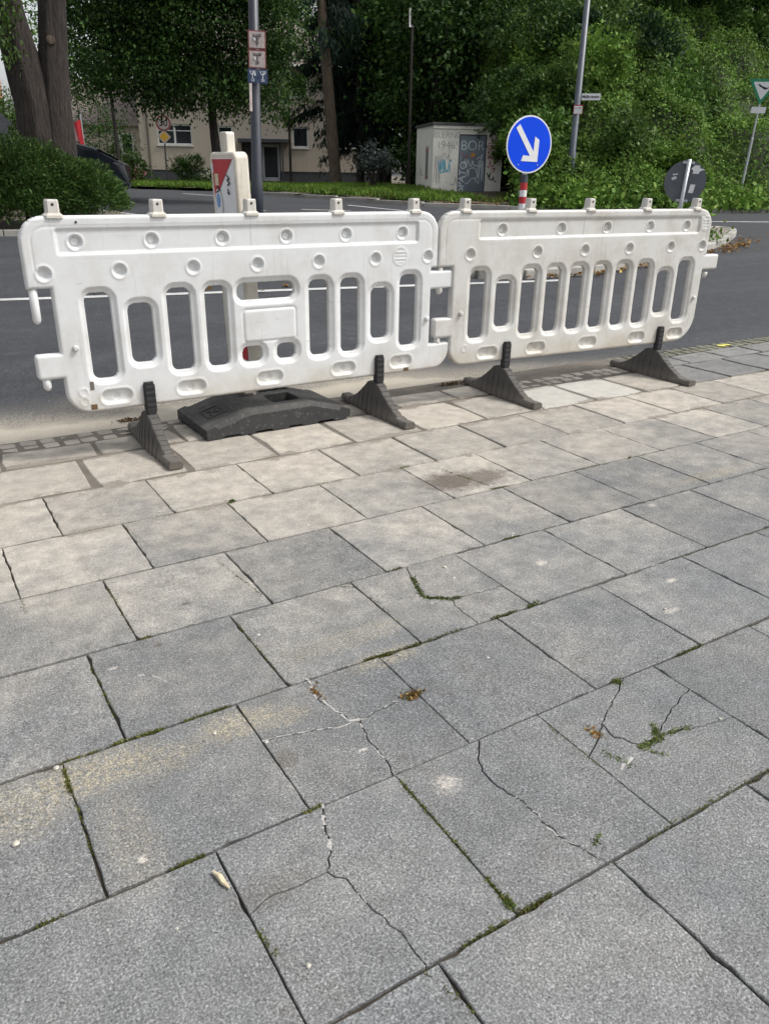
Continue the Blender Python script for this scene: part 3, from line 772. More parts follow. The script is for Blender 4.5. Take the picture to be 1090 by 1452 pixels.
for q in ring:
    x, y, z = bd.v[q]; low = .014 if (int((x + y) / .085) % 2) else .004
    bd.v.append((x, y, low))
n = len(ring); bd.f += [(ring[i], ring[(i + 1) % n], k0 + (i + 1) % n, k0 + i) for i in range(n)]
bd.build('body', M['rubber'], k1)
MB().tube([(.33, .30, .105), (.33, .30, .128), (.33, .30, .132)], [.045, .043, .036], 18).build('socket_collar', M['foot_rubber'], k1)
r = empty('raised_mark', (.055, .21, .079), 0); r.parent = k1; r.rotation_euler = (0, -R_(16), 0)
m_ = MB()
for a, b in (((.01, -.06), (.10, -.06)), ((.01, .06), (.10, .06)), ((.01, -.06), (.01, .06)), ((.10, -.06), (.10, .06)), ((.03, -.03), (.08, .03)), ((.03, .03), (.08, -.03))):
    m_.tube([(a[0], a[1], 0), (b[0], b[1], 0)], .005, 6)
bpy.data.objects.remove(r); mk = m_.build('raised_mark', M['rubber'], k1, (.055, .20, .066)); mk.rotation_euler = (0, -R_(16), 0)

bc = empty('traffic_beacon', (1.492, 3.755, 0), R_(6.5), 'white plastic beacon with red slanted stripes standing in the rubber footplate', 'traffic beacon', tilt=(0, R_(-1.75)))
mb = MB(); out = []
def rr(u0, u1, v0, v1, r, n=6):
    o = []
    for cx, cy, a in ((u1 - r, v1 - r, 0), (u0 + r, v1 - r, 90), (u0 + r, v0 + r, 180), (u1 - r, v0 + r, 270)):
        for i in range(n + 1): o.append((cx + r * math.cos(R_(a + 90 * i / n)), cy + r * math.sin(R_(a + 90 * i / n))))
    return o
mb.prism(rr(-.125, .125, .24, 1.262, .03), 'x', -.036, .036); body = mb.build('panel', M['aged_cream_plastic'], bc, bevel=.012, seg=3)
MB().prism(rr(-.03, .03, 0, .25, .01), 'x', -.03, .03).build('stem', M['aged_cream_plastic'], bc)
MB().prism(rr(-.036, .03, 1.25, 1.345, .012), 'x', -.022, .022).build('knob', M['aged_cream_plastic'], bc, bevel=.006)
fx = -.0385
MB().prism(rr(-.108, .088, .30, 1.235, .012), 'x', fx, -.0345).build('face', M['sign_white'], bc)
def stripe(pts): MB().prism(pts, 'x', fx - .0035, fx - .0012).build('stripe', M['sign_red'], bc)
stripe([(-.106, 1.232), (.086, 1.232), (.086, 1.06)]); stripe([(-.106, .46), (.086, .32), (-.106, .32)])
st = MB().prism([(.048 + .034 * math.cos(a), 1.035 + .070 * math.sin(a)) for a in np.linspace(0, 2 * math.pi, 18)[:-1]], 'x', fx - .006, fx - .0037).build('sticker', M['sticker_white'], bc)
MB().prism([(.048 + .020 * math.cos(a), 1.055 + .032 * math.sin(a)) for a in np.linspace(0, 2 * math.pi, 14)[:-1]], 'x', fx - .0068, fx - .0062).build('print', M['sticker_blue'], st)
MB().prism([(.068, 1.17), (.035, 1.17), (.035, 1.12), (.068, 1.12)], 'x', fx - .006, fx - .0037).build('sticker', M['sticker_buff'], bc)
MB().prism([(.098, 1.215), (.080, 1.215), (.080, 1.175), (.098, 1.175)], 'x', fx - .006, fx - .0037).build('sticker', M['sticker_white'], bc)
def scrawl(paths, w, mat, parent, name='scribble', axis='y', at=0., th=.0015):
    """marker or spray strokes as thin ribbons on a flat face (u, v) at depth 'at'"""
    mb = MB()
    for path in paths:
        P = [Vector(p) for p in path]
        for a, b in zip(P, P[1:]):
            d = (b - a)
            if d.length < 1e-6: continue
            d.normalize(); nrm = Vector((-d.y, d.x)) * w / 2; e = d * w * .35
            q = [a - nrm - e, b - nrm + e, b + nrm + e, a + nrm - e]
            mb.prism([(p.x, p.y) for p in q], axis, at - th * random.uniform(.7, 1.3), at)
    return mb.build(name, mat, parent)
scrawl([[(-.045, 1.165), (-.07, 1.15), (-.05, 1.145), (-.07, 1.13), (-.05, 1.122)], [(-.05, 1.105), (-.06, 1.085), (-.045, 1.09)]], .006, M['print_black'], bc, axis='x', at=fx - .0045)
scrawl([[(.05, 1.0 + .115), (.03, 1.10), (.06, 1.09)]], .006, M['print_black'], bc, axis='x', at=fx - .0065)

# ---------------------------------------------------------------- text helper
def text(s, h, name, mat, parent, loc, rot, align='CENTER', depth=.001, bold=0):
    cu = bpy.data.curves.new('t', 'FONT'); cu.body = s; cu.size = h * 1.38; cu.align_x = align; cu.align_y = 'CENTER'; cu.extrude = depth; cu.offset = bold
    ob = bpy.data.objects.new('t', cu); col.objects.link(ob)
    me = bpy.data.meshes.new_from_object(ob.evaluated_get(bpy.context.evaluated_depsgraph_get())); bpy.data.objects.remove(ob); bpy.data.curves.remove(cu)
    me.materials.clear(); o = link(name, me, mat, parent, loc); o.rotation_euler = rot; return o
def disc(r, n=48): return [(r * math.cos(2 * math.pi * i / n), r * math.sin(2 * math.pi * i / n)) for i in range(n)]

# ---------------------------------------------------------------- signs on the island
# local frame of a sign: x right, z up, faces -y
bs = empty('direction_sign', (6.53, 7.57, T(7.57) + .085), R_(-8), 'round blue sign with white arrow pointing down right on a striped post', 'road sign', tilt=(0, R_(0)))
zc = 1.345
def at_sign(parent, pts2, z, y0, y1, name, mat, **k): return MB().prism([(x, z + v) for x, v in pts2], 'y', y0, y1).build(name, mat, parent, **k)
pl = at_sign(bs, disc(.30), zc, -.052, -.046, 'sign_plate', M['sign_white'])
at_sign(bs, disc(.283), zc, -.0545, -.0521, 'blue_field', M['sign_blue'])
ARR = [(-.188, .165), (-.142, .205), (.060, -.070), (.068, .085), (.128, .050), (.122, -.178), (-.098, -.172), (-.075, -.112), (.018, -.116)]
at_sign(bs, ARR, zc, -.0570, -.0546, 'arrow', M['sign_white'])
for sx in (-.13, .13): at_sign(bs, [(x * .03 + sx, z * .03 - .21) for x, z in disc(.25, 10)], zc, -.0575, -.0546, 'bolt', M['galvanised'])
for z0, z1, m in ((0, .12, 'sign_white'), (.12, .30, 'sign_red'), (.30, .45, 'sign_white'), (.45, .60, 'sign_red'), (.60, .72, 'sign_white'), (.72, .795, 'sign_red'), (.795, .865, 'sign_white'), (.865, .945, 'sign_red'), (.945, 1.03, 'canopy_dark')):
    MB().tube([(0, 0, z0), (0, 0, z1)], .042, 20).build('post_band', M[m], bs, smooth=False)
MB().tube([(0, 0, 1.03), (0, 0, 1.56)], .030, 16).build('post', M['galvanised'], bs)
for z_ in (1.20, 1.46): MB().box(-.05, .05, -.046, .03, z_, z_ + .035).build('bracket', M['galvanised'], bs)

gs = empty('sign_seen_from_behind', (10.53, 8.60, T(8.6) + .085), R_(-62), 'round grey back of a road sign with stickers on its own pole', 'road sign', tilt=(0, R_(0)))
gs.rotation_euler = (R_(-1.5), R_(2.8), R_(-45))
zc = 1.13 - T(8.6) - .085
at_sign(gs, disc(.30), zc, .031, .036, 'sign_plate', M['sign_back'])
MB().tube([(0, 0, 0), (0, 0, zc + .31)], .030, 16).build('pole', M['galvanised'], gs, smooth=True)
for dz in (.265, -.265):
    MB().box(-.085, .085, -.002, .030, zc + dz - .018, zc + dz + .018).build('clamp', M['galvanised'], gs)
at_sign(gs, [(.05, .19), (.10, .235), (.17, .235), (.175, .20), (.25, .185), (.18, .155), (.17, .12), (.08, .12), (.09, .155)], zc, .027, .0305, 'sticker', M['sticker_white'])
at_sign(gs, [(.085, -.03), (.155, -.03), (.14, -.15), (.07, -.15)], zc, .027, .0305, 'sticker', M['sticker_white'])
scrawl([[(-.19, zc + .09), (-.13, zc + .10)], [(-.20, zc + .04), (-.15, zc + .06), (-.14, zc + .04), (-.19, zc + .02)]], .016, M['sticker_white'], gs, at=.0305)

# ---------------------------------------------------------------- lamp posts with small signs
lp = empty('lamp_post', (5.06, 12.0, T(12)), 0, 'dark grey lamp post behind the beacon carrying a column of small signs', 'lamp post', tilt=(R_(.4), R_(1.55)))
MB().tube([(0, 0, 0), (0, 0, .9), (0, 0, .93), (0, 0, 6.5)], [.088, .088, .076, .062], 20).build('pole', M['lamp_post_paint'], lp, smooth=True)
sg = empty('hydrant_sign_pair', (0, 0, 0)); bpy.data.objects.remove(sg)
def small_sign(parent, z0, z1, w, border, face, lines, mat_line, x=0., y=-.10, rz=0.):
    p = MB().box(-w / 2, w / 2, -.003, .003, z0, z1).build('sign_plate', M[border], parent, (x, y, 0), bevel=.0); p.rotation_euler = (0, 0, rz)
    f = MB().box(-w / 2 + .016, w / 2 - .016, -.006, -.0032, z0 + .016, z1 - .016).build('sign_face', M[face], p)
    for s_, zz, hh in lines: text(s_, hh, 'lettering', M[mat_line], p, (0, -.0075, zz), (R_(90), 0, 0), bold=.001)
    return p
lrz = R_(-24)
zt = T(12)
small_sign(lp, 2.775 - zt, 3.005 - zt, .25, 'old_sign_red', 'old_sign_white', [('H 150', 2.945 - zt, .035), ('2,4', 2.90 - zt, .035), ('3,1', 2.85 - zt, .035), ('T', 2.87 - zt, .13)], 'faded_print', rz=lrz)
small_sign(lp, 2.535 - zt, 2.765 - zt, .25, 'old_sign_red', 'old_sign_white', [('H 100', 2.71 - zt, .035), ('T', 2.64 - zt, .13), ('0,9', 2.60 - zt, .035)], 'faded_print', rz=lrz)
for dx, tx in ((-.072, ('V 80', '1,2')), (.072, ('V 50', '3,6'))):
    small_sign(lp, 2.345 - zt, 2.525 - zt, .138, 'sign_navy', 'sign_navy', [(tx[0], 2.485 - zt, .034), ('T', 2.43 - zt, .07), (tx[1], 2.385 - zt, .03)], 'sticker_white', x=dx * math.cos(lrz), y=-.105 + dx * math.sin(lrz), rz=lrz)
MB().box(-.125, -.085, -.09, -.08, 1.98 - zt, 2.34 - zt).build('bracket', M['old_sign_white'], lp)
for z_ in (2.44, 2.64, 2.88): MB().box(-.05, .05, -.1, .0, z_ - zt, z_ + .03 - zt).build('clamp', M['galvanised'], lp)

rl = empty('lamp_post', (17.63, 18.42, float(Vz(17.63, 18.42))), 0, 'slender grey lamp post at the foot of the ivy bank with street name sign', 'lamp post', tilt=(R_(-.5), R_(.45)))
MB().tube([(0, 0, 0), (0, 0, 1.4), (0, 0, 1.43), (0, 0, 9)], [.112, .112, .092, .07], 18).build('pole', M['pole_grey'], rl, smooth=True)
z0 = float(Vz(17.63, 18.42)); rr_ = R_(-43)
ns = MB().box(.06, .58, -.006, .006, -.085, .085).build('street_name_sign', M['sign_white'], rl, (0, -.06, 3.235 - z0)); ns.rotation_euler = (0, 0, rr_)
text('Mülheimstr.', .075, 'lettering', M['print_black'], ns, (.32, -.008, 0), (R_(90), 0, 0), bold=.003)
ps = MB().box(-.125, .125, -.006, .006, -.115, .115).build('small_sign', M['sign_red'], rl, (-.06, -.12, 2.91 - z0)); ps.rotation_euler = (0, 0, rr_)
MB().box(-.112, .112, -.009, -.0065, -.105, .090).build('sign_face', M['sticker_white'], ps)
text('H 100', .05, 'lettering', M['old_sign_red'], ps, (0, -.0105, .03), (R_(90), 0, 0))

# nature reserve sign
nz = float(Vz(23.25, 16.46)); ng = empty('nature_reserve_sign', (23.04, 16.59, nz), R_(-54), 'green bordered triangle with black bird on a pole in the ivy', 'road sign', tilt=(0, R_(0)))
ng.rotation_euler = (0, R_(2.2), R_(-54)); dx = -.05
tri = lambda s, zc: [(-.43 * s, zc + .26 * s), (.43 * s, zc + .26 * s), (0, zc - .46 * s)]
zc = 3.62 - nz
def rtri(s): 
    t = [Vector((-.42, .26)) * s, Vector((.42, .26)) * s, Vector((0, -.42)) * s]; o = []
    for i in range(3):
        a, b, c = t[i - 1], t[i], t[(i + 1) % 3]; o += [b + (a - b).normalized() * .05 * s, b + (a + c - 2 * b) * .02, b + (c - b).normalized() * .05 * s]
    return [(p.x, zc + p.y) for p in o]
MB().prism(rtri(1.0), 'y', -.046, -.040).build('sign_plate', M['sign_green'], ng)
MB().prism(rtri(.70), 'y', -.0485, -.0461).build('sign_face', M['sign_white'], ng)
BIRD = [(-.17, .12), (-.10, .115), (-.02, .065), (.02, .06), (.09, .03), (.17, .045), (.12, .0), (.07, -.02), (.02, -.01), (-.03, .025), (-.10, .06)]
MB().prism([(x, zc + z + .0) for x, z in BIRD], 'y', -.0508, -.0486).build('bird_emblem', M['print_black'], ng)
MB().box(-.2, .2, -.046, -.040, 2.98 - nz, 3.15 - nz).build('supplement_plate', M['sign_white'], ng)
MB().tube([(0, 0, 0), (0, 0, 2.2 - nz + .1), (0, 0, 2.23 - nz + .1), (0, 0, 3.88 - nz)], [.038, .038, .028, .028], 12).build('pole', M['galvanised'], ng)

# speed limit sign across the road
s3 = empty('speed_limit_sign', (10.93, 35.36, T(35)), R_(-18), 'small faded round thirty sign above a yellow diamond on a thin pole', 'road sign', tilt=(0, R_(1.0)))
zc = 2.94 - T(35)
at_sign(s3, disc(.30, 32), zc, -.04, -.034, 'sign_plate', M['old_sign_red']); at_sign(s3, disc(.225, 32), zc, -.0430, -.0402, 'sign_face', M['old_sign_white'])
text('30', .24, 'lettering', M['print_black'], s3, (0, -.045, zc), (R_(90), 0, 0), bold=.006)
at_sign(s3, [(0, .27), (.27, 0), (0, -.27), (-.27, 0)], zc - .50, -.04, -.034, 'diamond_plate', M['old_sign_white']); at_sign(s3, [(0, .19), (.19, 0), (0, -.19), (-.19, 0)], zc - .50, -.0430, -.0402, 'diamond_face', M['sign_yellow'])
MB().tube([(0, 0, 0), (0, 0, zc + .3)], .035, 10).build('pole', M['canopy_dark'], s3)

# ---------------------------------------------------------------- concrete hut
hz = .62
ha = R_(-20)     # direction of the front wall, left to right
hut = empty('utility_hut', (15.93, 23.02, hz), ha, 'flat roofed pale concrete hut covered with graffiti beyond the road', 'hut')
FW, FD, FH = 2.36, 2.3, 2.0
fr = MB()
d0, d1, dh = .86, 1.80, 1.76        # door opening
fr.box(0, d0, 0, FD, 0, FH).box(d1, FW, 0, FD, 0, FH).box(d0, d1, .06, FD, 0, dh).box(d0, d1, 0, FD, dh, FH).build('wall', M['hut_concrete'], hut)
rf = MB().prism([(-.06, FH + .002), (FW + .06, FH + .002), (FW + .06, FH + .085), (-.06, FH + .085)], 'y', -.08, FD + .06).build('roof', M['bitumen'], hut, bevel=.01)
MB().box(-.02, FW + .02, -.045, -.003, FH - .09, FH).build('eaves_band', M['hut_concrete'], hut)
dr = MB().box(d0 + .03, d1 - .03, .02, .055, .03, dh - .03).build('door', M['door_grey'], hut)
MB().box(d0, d0 + .028, .005, .05, 0, dh).box(d1 - .028, d1, .005, .05, 0, dh).box(d0 + .03, d1 - .03, .005, .05, dh - .028, dh - .001).build('door_frame', M['lamp_post_paint'], hut)
MB().box(d0 + .06, d0 + .085, -.005, .018, .95, 1.12).build('handle', M['galvanised'], dr)
text('BOR', .30, 'graffiti', M['graffiti_white'], dr, (1.33, .016, 1.42), (R_(90), 0, 0), bold=-.008)
def wiggle(u0, u1, v0, v1, n, seed):
    r = random.Random(seed); P = []
    for i in range(n): P.append((u0 + (u1 - u0) * i / (n - 1) + r.uniform(-.03, .03), r.choice([v0, v1]) + r.uniform(-.04, .04)))
    return P
scrawl([wiggle(1.05, 1.65, .80, 1.02, 12, 1), wiggle(1.10, 1.62, .50, .75, 12, 2), wiggle(1.15, 1.6, .30, .45, 7, 3)], .022, M['graffiti_white'], dr, 'graffiti', at=.0185)
scrawl([wiggle(1.02, 1.7, .18, .34, 10, 31), wiggle(1.12, 1.72, 1.0, 1.12, 9, 32)], .014, M['graffiti_grey'], dr, 'graffiti', at=.019)
scrawl([wiggle(1.5, 1.74, .35, .95, 12, 33)], .015, M['graffiti_white'], dr, 'graffiti', at=.0192)
tx = text('SPATO', .22, 'graffiti', M['graffiti_white'], dr, (1.015, .016, .50), (R_(90), R_(-84), 0), bold=.004)
scrawl([[(1.28, 1.12), (1.40, 1.12), (1.40, 1.20), (1.30, 1.17)], [(1.30, 1.14), (1.39, 1.15)]], .045, M['graffiti_orange'], dr, 'graffiti', at=.0175)
scrawl([wiggle(.98, 1.16, 1.08, 1.2, 5, 5)], .02, M['graffiti_red'], dr, 'graffiti', at=.0178)
scrawl([wiggle(1.48, 1.70, 1.07, 1.19, 6, 15)], .02, M['graffiti_white'], dr, 'graffiti', at=.0178)
text('BLERNG', .19, 'graffiti', M['graffiti_grey'], hut, (.47, -.003, 1.72), (R_(90), 0, 0), bold=-.006)
text('1946!', .23, 'graffiti', M['graffiti_grey'], hut, (.46, -.003, 1.42), (R_(90), 0, 0), bold=-.007)
scrawl([wiggle(.28, .62, .98, 1.14, 8, 22)], .014, M['graffiti_grey'], hut, 'graffiti', at=-.001)
scrawl([wiggle(.20, .62, .68, .98, 17, 8), wiggle(.26, .60, .62, .90, 13, 9)], .032, M['graffiti_cyan'], hut, 'graffiti', at=-.001)
scrawl([wiggle(.05, .24, .3, 1.1, 9, 41), wiggle(.6, .82, .25, .5, 7, 42)], .014, M['graffiti_grey'], hut, 'graffiti', at=-.0012)
R1 = [[(1.86, 1.05), (1.86, 1.52), (2.22, 1.52), (2.22, 1.05), (1.86, 1.05)], [(1.92, 1.18), (1.92, 1.44), (2.14, 1.44), (2.14, 1.18), (1.92, 1.18)], [(1.86, 1.10), (2.22, 1.10)], [(2.02, 1.53), (1.92, 1.74)], [(2.06, 1.53), (2.17, 1.74)], [(1.98, 1.36), (2.04, 1.36)], [(2.06, 1.36), (2.1, 1.36)], [(1.97, 1.27), (2.1, 1.25)]]
scrawl(R1, .026, M['graffiti_red'], hut, 'graffiti', at=-.001)
scrawl([wiggle(1.87, 2.2, .80, .98, 9, 4), [(2.0, .72), (2.1, .78), (2.12, .70), (2.04, .64)]], .026, M['graffiti_red'], hut, 'graffiti', at=-.001)
scrawl([[(1.86, .62), (1.92, .50), (1.98, .62), (1.95, .44), (2.05, .40), (2.1, .5), (2.12, .38), (2.2, .36)]], .030, M['graffiti_black'], hut, 'graffiti', at=-.001)
scrawl([wiggle(.6, .95, .45, 1.35, 21, 6), wiggle(.62, .93, .5, 1.3, 17, 7)], .05, M['graffiti_grey'], hut, 'graffiti', axis='x', at=-.001)
scrawl([wiggle(.6, .95, 1.25, 1.4, 7, 11), wiggle(.65, .9, .38, .5, 6, 12)], .03, M['graffiti_red'], hut, 'graffiti', axis='x', at=-.003)
scrawl([wiggle(1.3, 1.7, .5, .75, 8, 13)], .02, M['graffiti_grey'], hut, 'graffiti', axis='x', at=-.001)
lw = empty('garden_wall', (16.9, 21.7, .38), R_(-40), 'low weathered concrete wall between the hut and the ivy', 'wall')
for i in range(2):
    MB().box(i * .82, i * .82 + .80, 0, .22, 0, .52 - i * .05).build('wall_block', M['hut_concrete'], lw, bevel=.02)
lw.location = (17.75, 20.9, .38)

# ---------------------------------------------------------------- apartment house
hA = R_(66 - 90)
HM = Vector((21.964, 49.331)); 
house = empty('apartment_house', (HM.x, HM.y, .52), hA, 'cream rendered two storey apartment house with dark plinth behind the trees', 'house')
zz = lambda v: v - .52
openings = [(-6.82, -4.74, 2.6, 3.75), (1.32, 2.31, 2.57, 3.74), (4.06, 5.76, 2.55, 3.67), (-6.82, -4.74, 5.35, 6.5), (1.32, 2.31, 5.35, 6.45), (4.3, 5.6, 5.0, 6.2), (-3.2, -1.9, 5.35, 6.5), (-1.80, .56, .60, 2.80), (-3.2, -2.3, 2.6, 3.7)]
def wall_with_holes(mb, u0, u1, v0, v1, holes, depth):
    us = sorted({u0, u1, *[h[0] for h in holes], *[h[1] for h in holes]}); vs2 = sorted({v0, v1, *[h[2] for h in holes], *[h[3] for h in holes]})
    for a, b in zip(us, us[1:]):
        for c, d in zip(vs2, vs2[1:]):
            m = ((a + b) / 2, (c + d) / 2)
            if any(h[0] < m[0] < h[1] and h[2] < m[1] < h[3] for h in holes): continue
            mb.box(a, b, 0, depth, c, d)
mb = MB(); wall_with_holes(mb, -7.86, 7.2, 1.2, 7.0, [(a, b, max(1.2, c), d) for a, b, c, d in openings], .3)
mb.v = [(x, y, zz(z)) for x, y, z in mb.v]; mb.build('wall', M['house_render'], house)
MB().box(-7.86, -7.56, .3, 9, 0, zz(7)).box(6.9, 7.2, .3, 9, 0, zz(7)).box(-7.5, 6.9, 8.7, 9, 0, zz(7)).build('side_wall', M['house_render'], house)
mb = MB(); wall_with_holes(mb, -7.82, 7.16, 0, zz(1.2), [(-1.80, .56, -.1, 2)], .28); 
mb.v = [(x, y + .03, z) for x, y, z in mb.v]; mb.build('plinth', M['plinth_dark'], house)
mb = MB().add([(-8.3, -.6, zz(6.95)), (7.6, -.6, zz(6.95)), (7.6, 4.5, zz(10.3)), (-8.3, 4.5, zz(10.3)), (7.6, 9.6, zz(6.95)), (-8.3, 9.6, zz(6.95))], [(0, 1, 2, 3), (3, 2, 4, 5), (0, 3, 5), (1, 4, 2)])
roof = mb.build('roof', M['roof_tile'], house)
for j in range(16):
    t0 = j / 16
    for_y = -.6 + 5.1 * t0; zr = zz(6.95) + 3.35 * t0
    MB().add([(-8.3, for_y, zr + .05), (7.6, for_y, zr + .05), (7.6, for_y + .33, zr + .235), (-8.3, for_y + .33, zr + .235), (-8.3, for_y, zr + .01), (7.6, for_y, zr + .01)], [(0, 1, 2, 3), (4, 5, 1, 0)]).build('tile_course', M['roof_tile'], roof)
MB().tube([(-8.3, -.66, zz(6.95)), (7.6, -.66, zz(6.95))], .07, 8).build('gutter', M['frame_white'], house)
for (a, b, c, d) in openings:
    if c < 1: continue
    c, d = zz(c), zz(d); m = (a + b) / 2
    f = MB().box(a, a + .09, .08, .16, c, d).box(b - .09, b, .08, .16, c, d).box(a + .09, b - .09, .08, .16, c, c + .09).box(a + .09, b - .09, .08, .16, d - .09, d)
    if b - a > 1.3: f.box(m - .06, m + .06, .081, .159, c + .09, d - .09)
    f.box(a + .09, b - .09, .085, .155, c + (d - c) * .66, c + (d - c) * .66 + .05) if b - a > 1.9 else None
    w = f.build('window', M['frame_white'], house)
    MB().box(a + .05, b - .05, .12, .13, c + .05, d - .05).build('pane', M['glass'], w)
    MB().box(a - .06, b + .06, -.09, .07, c - .08, c - .004).build('sill', M['frame_white'], w)
dd = MB().box(-1.75, .51, .18, .24, zz(.62), zz(2.78)).build('entrance_recess', M['canopy_dark'], house)
de = MB()
for a, b in ((-.58, .50),):
    de.box(a, a + .13, .08, .17, zz(.63), zz(2.74)).box(b - .13, b, .08, .17, zz(.63), zz(2.74)).box(a + .13, b - .13, .08, .17, zz(.63), zz(.85)).box(a + .13, b - .13, .08, .17, zz(2.58), zz(2.74))
de = de.build('door', M['house_door_white'], house); MB().box(-.46, .38, .10, .13, zz(.8), zz(2.6)).build('pane', M['glass'], de)
dl = MB().box(-1.1, -1.02, .08, .17, zz(.63), zz(2.74)).box(-.68, -.60, .08, .17, zz(.63), zz(2.74)).box(-1.02, -.68, .08, .17, zz(1.5), zz(1.6)).box(-1.02, -.68, .08, .17, zz(2.2), zz(2.28)).build('side_light', M['house_door_white'], house)
MB().box(-1.03, -.67, .10, .13, zz(.63), zz(2.7)).build('pane', M['glass'], dl)
MB().box(-2.0, 1.15, -1.0, -.01, zz(2.82), zz(3.0)).build('canopy', M['canopy_dark'], house)
MB().box(.62, .72, -.9, -.1, zz(.60), zz(2.81)).build('canopy_post', M['canopy_dark'], house)
MB().tube([(-7.36, -.06, zz(1.0)), (-7.36, -.06, zz(7))], .055, 8).build('drainpipe', M['drain_pipe'], house)
h2 = empty('neighbouring_house', (15.2, 58.2, .5), hA, 'cream gabled house set back left of the apartment house', 'house')
MB().box(-6.5, 1.2, 0, 7, 0, 3.4).build('wall', M['house_render'], h2)
MB().add([(-6.8, -.4, 3.3), (1.5, -.4, 3.3), (1.5, 7.4, 3.3), (-6.8, 7.4, 3.3), (-6.8, 3.5, 6.3), (1.5, 3.5, 6.3)], [(0, 1, 5, 4), (2, 3, 4, 5), (0, 4, 3), (1, 2, 5)]).build('roof', M['roof_tile'], h2)
wf = MB().box(-.2, .0, -.04, .0, 1.6, 2.9).box(.62, .72, -.04, .0, 1.6, 2.9).box(.0, .62, -.04, .0, 1.6, 1.7).box(0, .62, -.04, 0, 2.8, 2.9).build('window', M['frame_white'], h2); MB().box(.0, .62, -.02, -.004, 1.7, 2.8).build('pane', M['glass'], wf)
h3 = empty('white_house', (7.2, 60.5, .4), R_(-8), 'white gable wall with red tiled roof at the left edge', 'house')
MB().box(-7, 1.05, 0, 8, 0, 4.9).build('wall', M['frame_white'], h3)
MB().add([(-7.3, -.4, 4.8), (1.4, -.4, 4.8), (1.4, 8.4, 4.8), (-7.3, 8.4, 4.8), (-7.3, 4, 8), (1.4, 4, 8)], [(0, 1, 5, 4), (2, 3, 4, 5), (0, 4, 3), (1, 2, 5)]).build('roof', M['curb_roof_red'], h3)

# ---------------------------------------------------------------- parked car behind the hedge
car = empty('parked_car', (4.15, 23.9, T(23.9)), R_(-17), 'dark parked car half hidden behind the yew hedge', 'car')
prof = [(-2.1, .32), (-2.12, .62), (-2.0, .88), (-1.35, .97), (-.75, 1.36), (-.1, 1.44), (.75, 1.42), (1.35, 1.28), (1.95, .98), (2.12, .90), (2.14, .45), (2.08, .30)]
mb = MB(); rings = []
for yy, sc, zs in ((-.86, .90, .93), (-.80, .97, .985), (-.5, 1., 1.), (0, 1.0, 1.01), (.5, 1., 1.), (.80, .97, .985), (.86, .90, .93)):
    rings.append([(x * (1 if z < .9 else sc), yy * (1 if z < 1 else .80), .3 + (z - .3) * zs) for x, z in prof])
mb.loft(rings).build('body', M['car_paint'], car, smooth=False, bevel=.03)
for s in (-1, 1):
    MB().prism([(-1.05, 1.02), (-.68, 1.30), (.70, 1.34), (1.2, 1.22), (1.55, 1.02)], 'y', s * .765, s * .80).build('side_window', M['glass'], car)
    for x in (-1.3, 1.3):
        w = MB().tube([(x, s * .66, .31), (x, s * .88, .31)], .31, 22).build('wheel', M['tyre'], car); MB().tube([(x, s * .885, .31), (x, s * .89, .31)], .2, 16).build('rim', M['alloy'], w)
    MB().box(2.08, 2.15, s * .55 - .14, s * .55 + .14, .72, .86).build('tail_light', M['car_lamp'], car)
    MB().box(-2.14, -2.03, s * .55 - .16, s * .55 + .16, .66, .78).build('headlight', M['sticker_white'], car)
MB().add([(1.40, -.60, 1.275), (1.40, .60, 1.275), (1.90, .68, 1.02), (1.90, -.68, 1.02)], [(0, 1, 2, 3)]).build('rear_window', M['glass'], car)

# ---------------------------------------------------------------- plants
def bark_tube(pts, rad, n=18, ridge=.06):
    mb = MB(); P = [Vector(p) for p in pts]; rings = []; sub = []
    for i in range(len(P) - 1):
        m = max(2, int((P[i + 1] - P[i]).length / .14))
        for j in range(m): sub.append((P[i].lerp(P[i + 1], j / m), rad[i] + (rad[i + 1] - rad[i]) * j / m))
    sub.append((P[-1], rad[-1])); ph = [random.uniform(0, 6.28) for _ in range(6)]
    for i, (p, r) in enumerate(sub):
        ring = []
        for j in range(n):
            a = 2 * math.pi * j / n; k = 1 + ridge * (math.sin(5 * a + ph[0] + i * .07) * .5 + math.sin(9 * a + ph[1] - i * .05) * .4 + random.uniform(-.45, .45))
            ring.append((p.x + r * k * math.cos(a), p.y + r * k * math.sin(a), p.z))
        rings.append(ring)
    return mb.loft(rings)
def tree(label, base, trunk, rad, blobs, n, lsize, leaf, barkm='dark_bark', group=None, name='tree', clump=.42, per=46, width=.55, limbs=4, droop=0.):
    o = empty(name, base, 0, label, 'tree', group)
    t = bark_tube(trunk, rad).build('trunk', M[barkm], o, smooth=True)
    top = Vector(trunk[-1]); mb = MB()
    for b in blobs[:limbs]:
        s = Vector(trunk[-2]).lerp(top, random.uniform(.2, .9)); e = Vector(b[:3]); m = s.lerp(e, .5) + Vector((0, 0, .3))
        mb.tube([s, m, e], [rad[-1] * .7, rad[-1] * .4, .02], 7)
    if blobs: mb.build('limb', M[barkm], t)
    P, d = blob_points(blobs, n, clump, per)
    if droop: d = d * .4 + np.array([0, 0, -droop])
    else: d = d * .7 + np.array([0, 0, -.25])
    link('crown', leaf_mesh('crown', leaves(P, lsize, D=d, N=np.tile([0, 0, 1.], (len(P), 1)), width=width)), M[leaf], o)
    return o
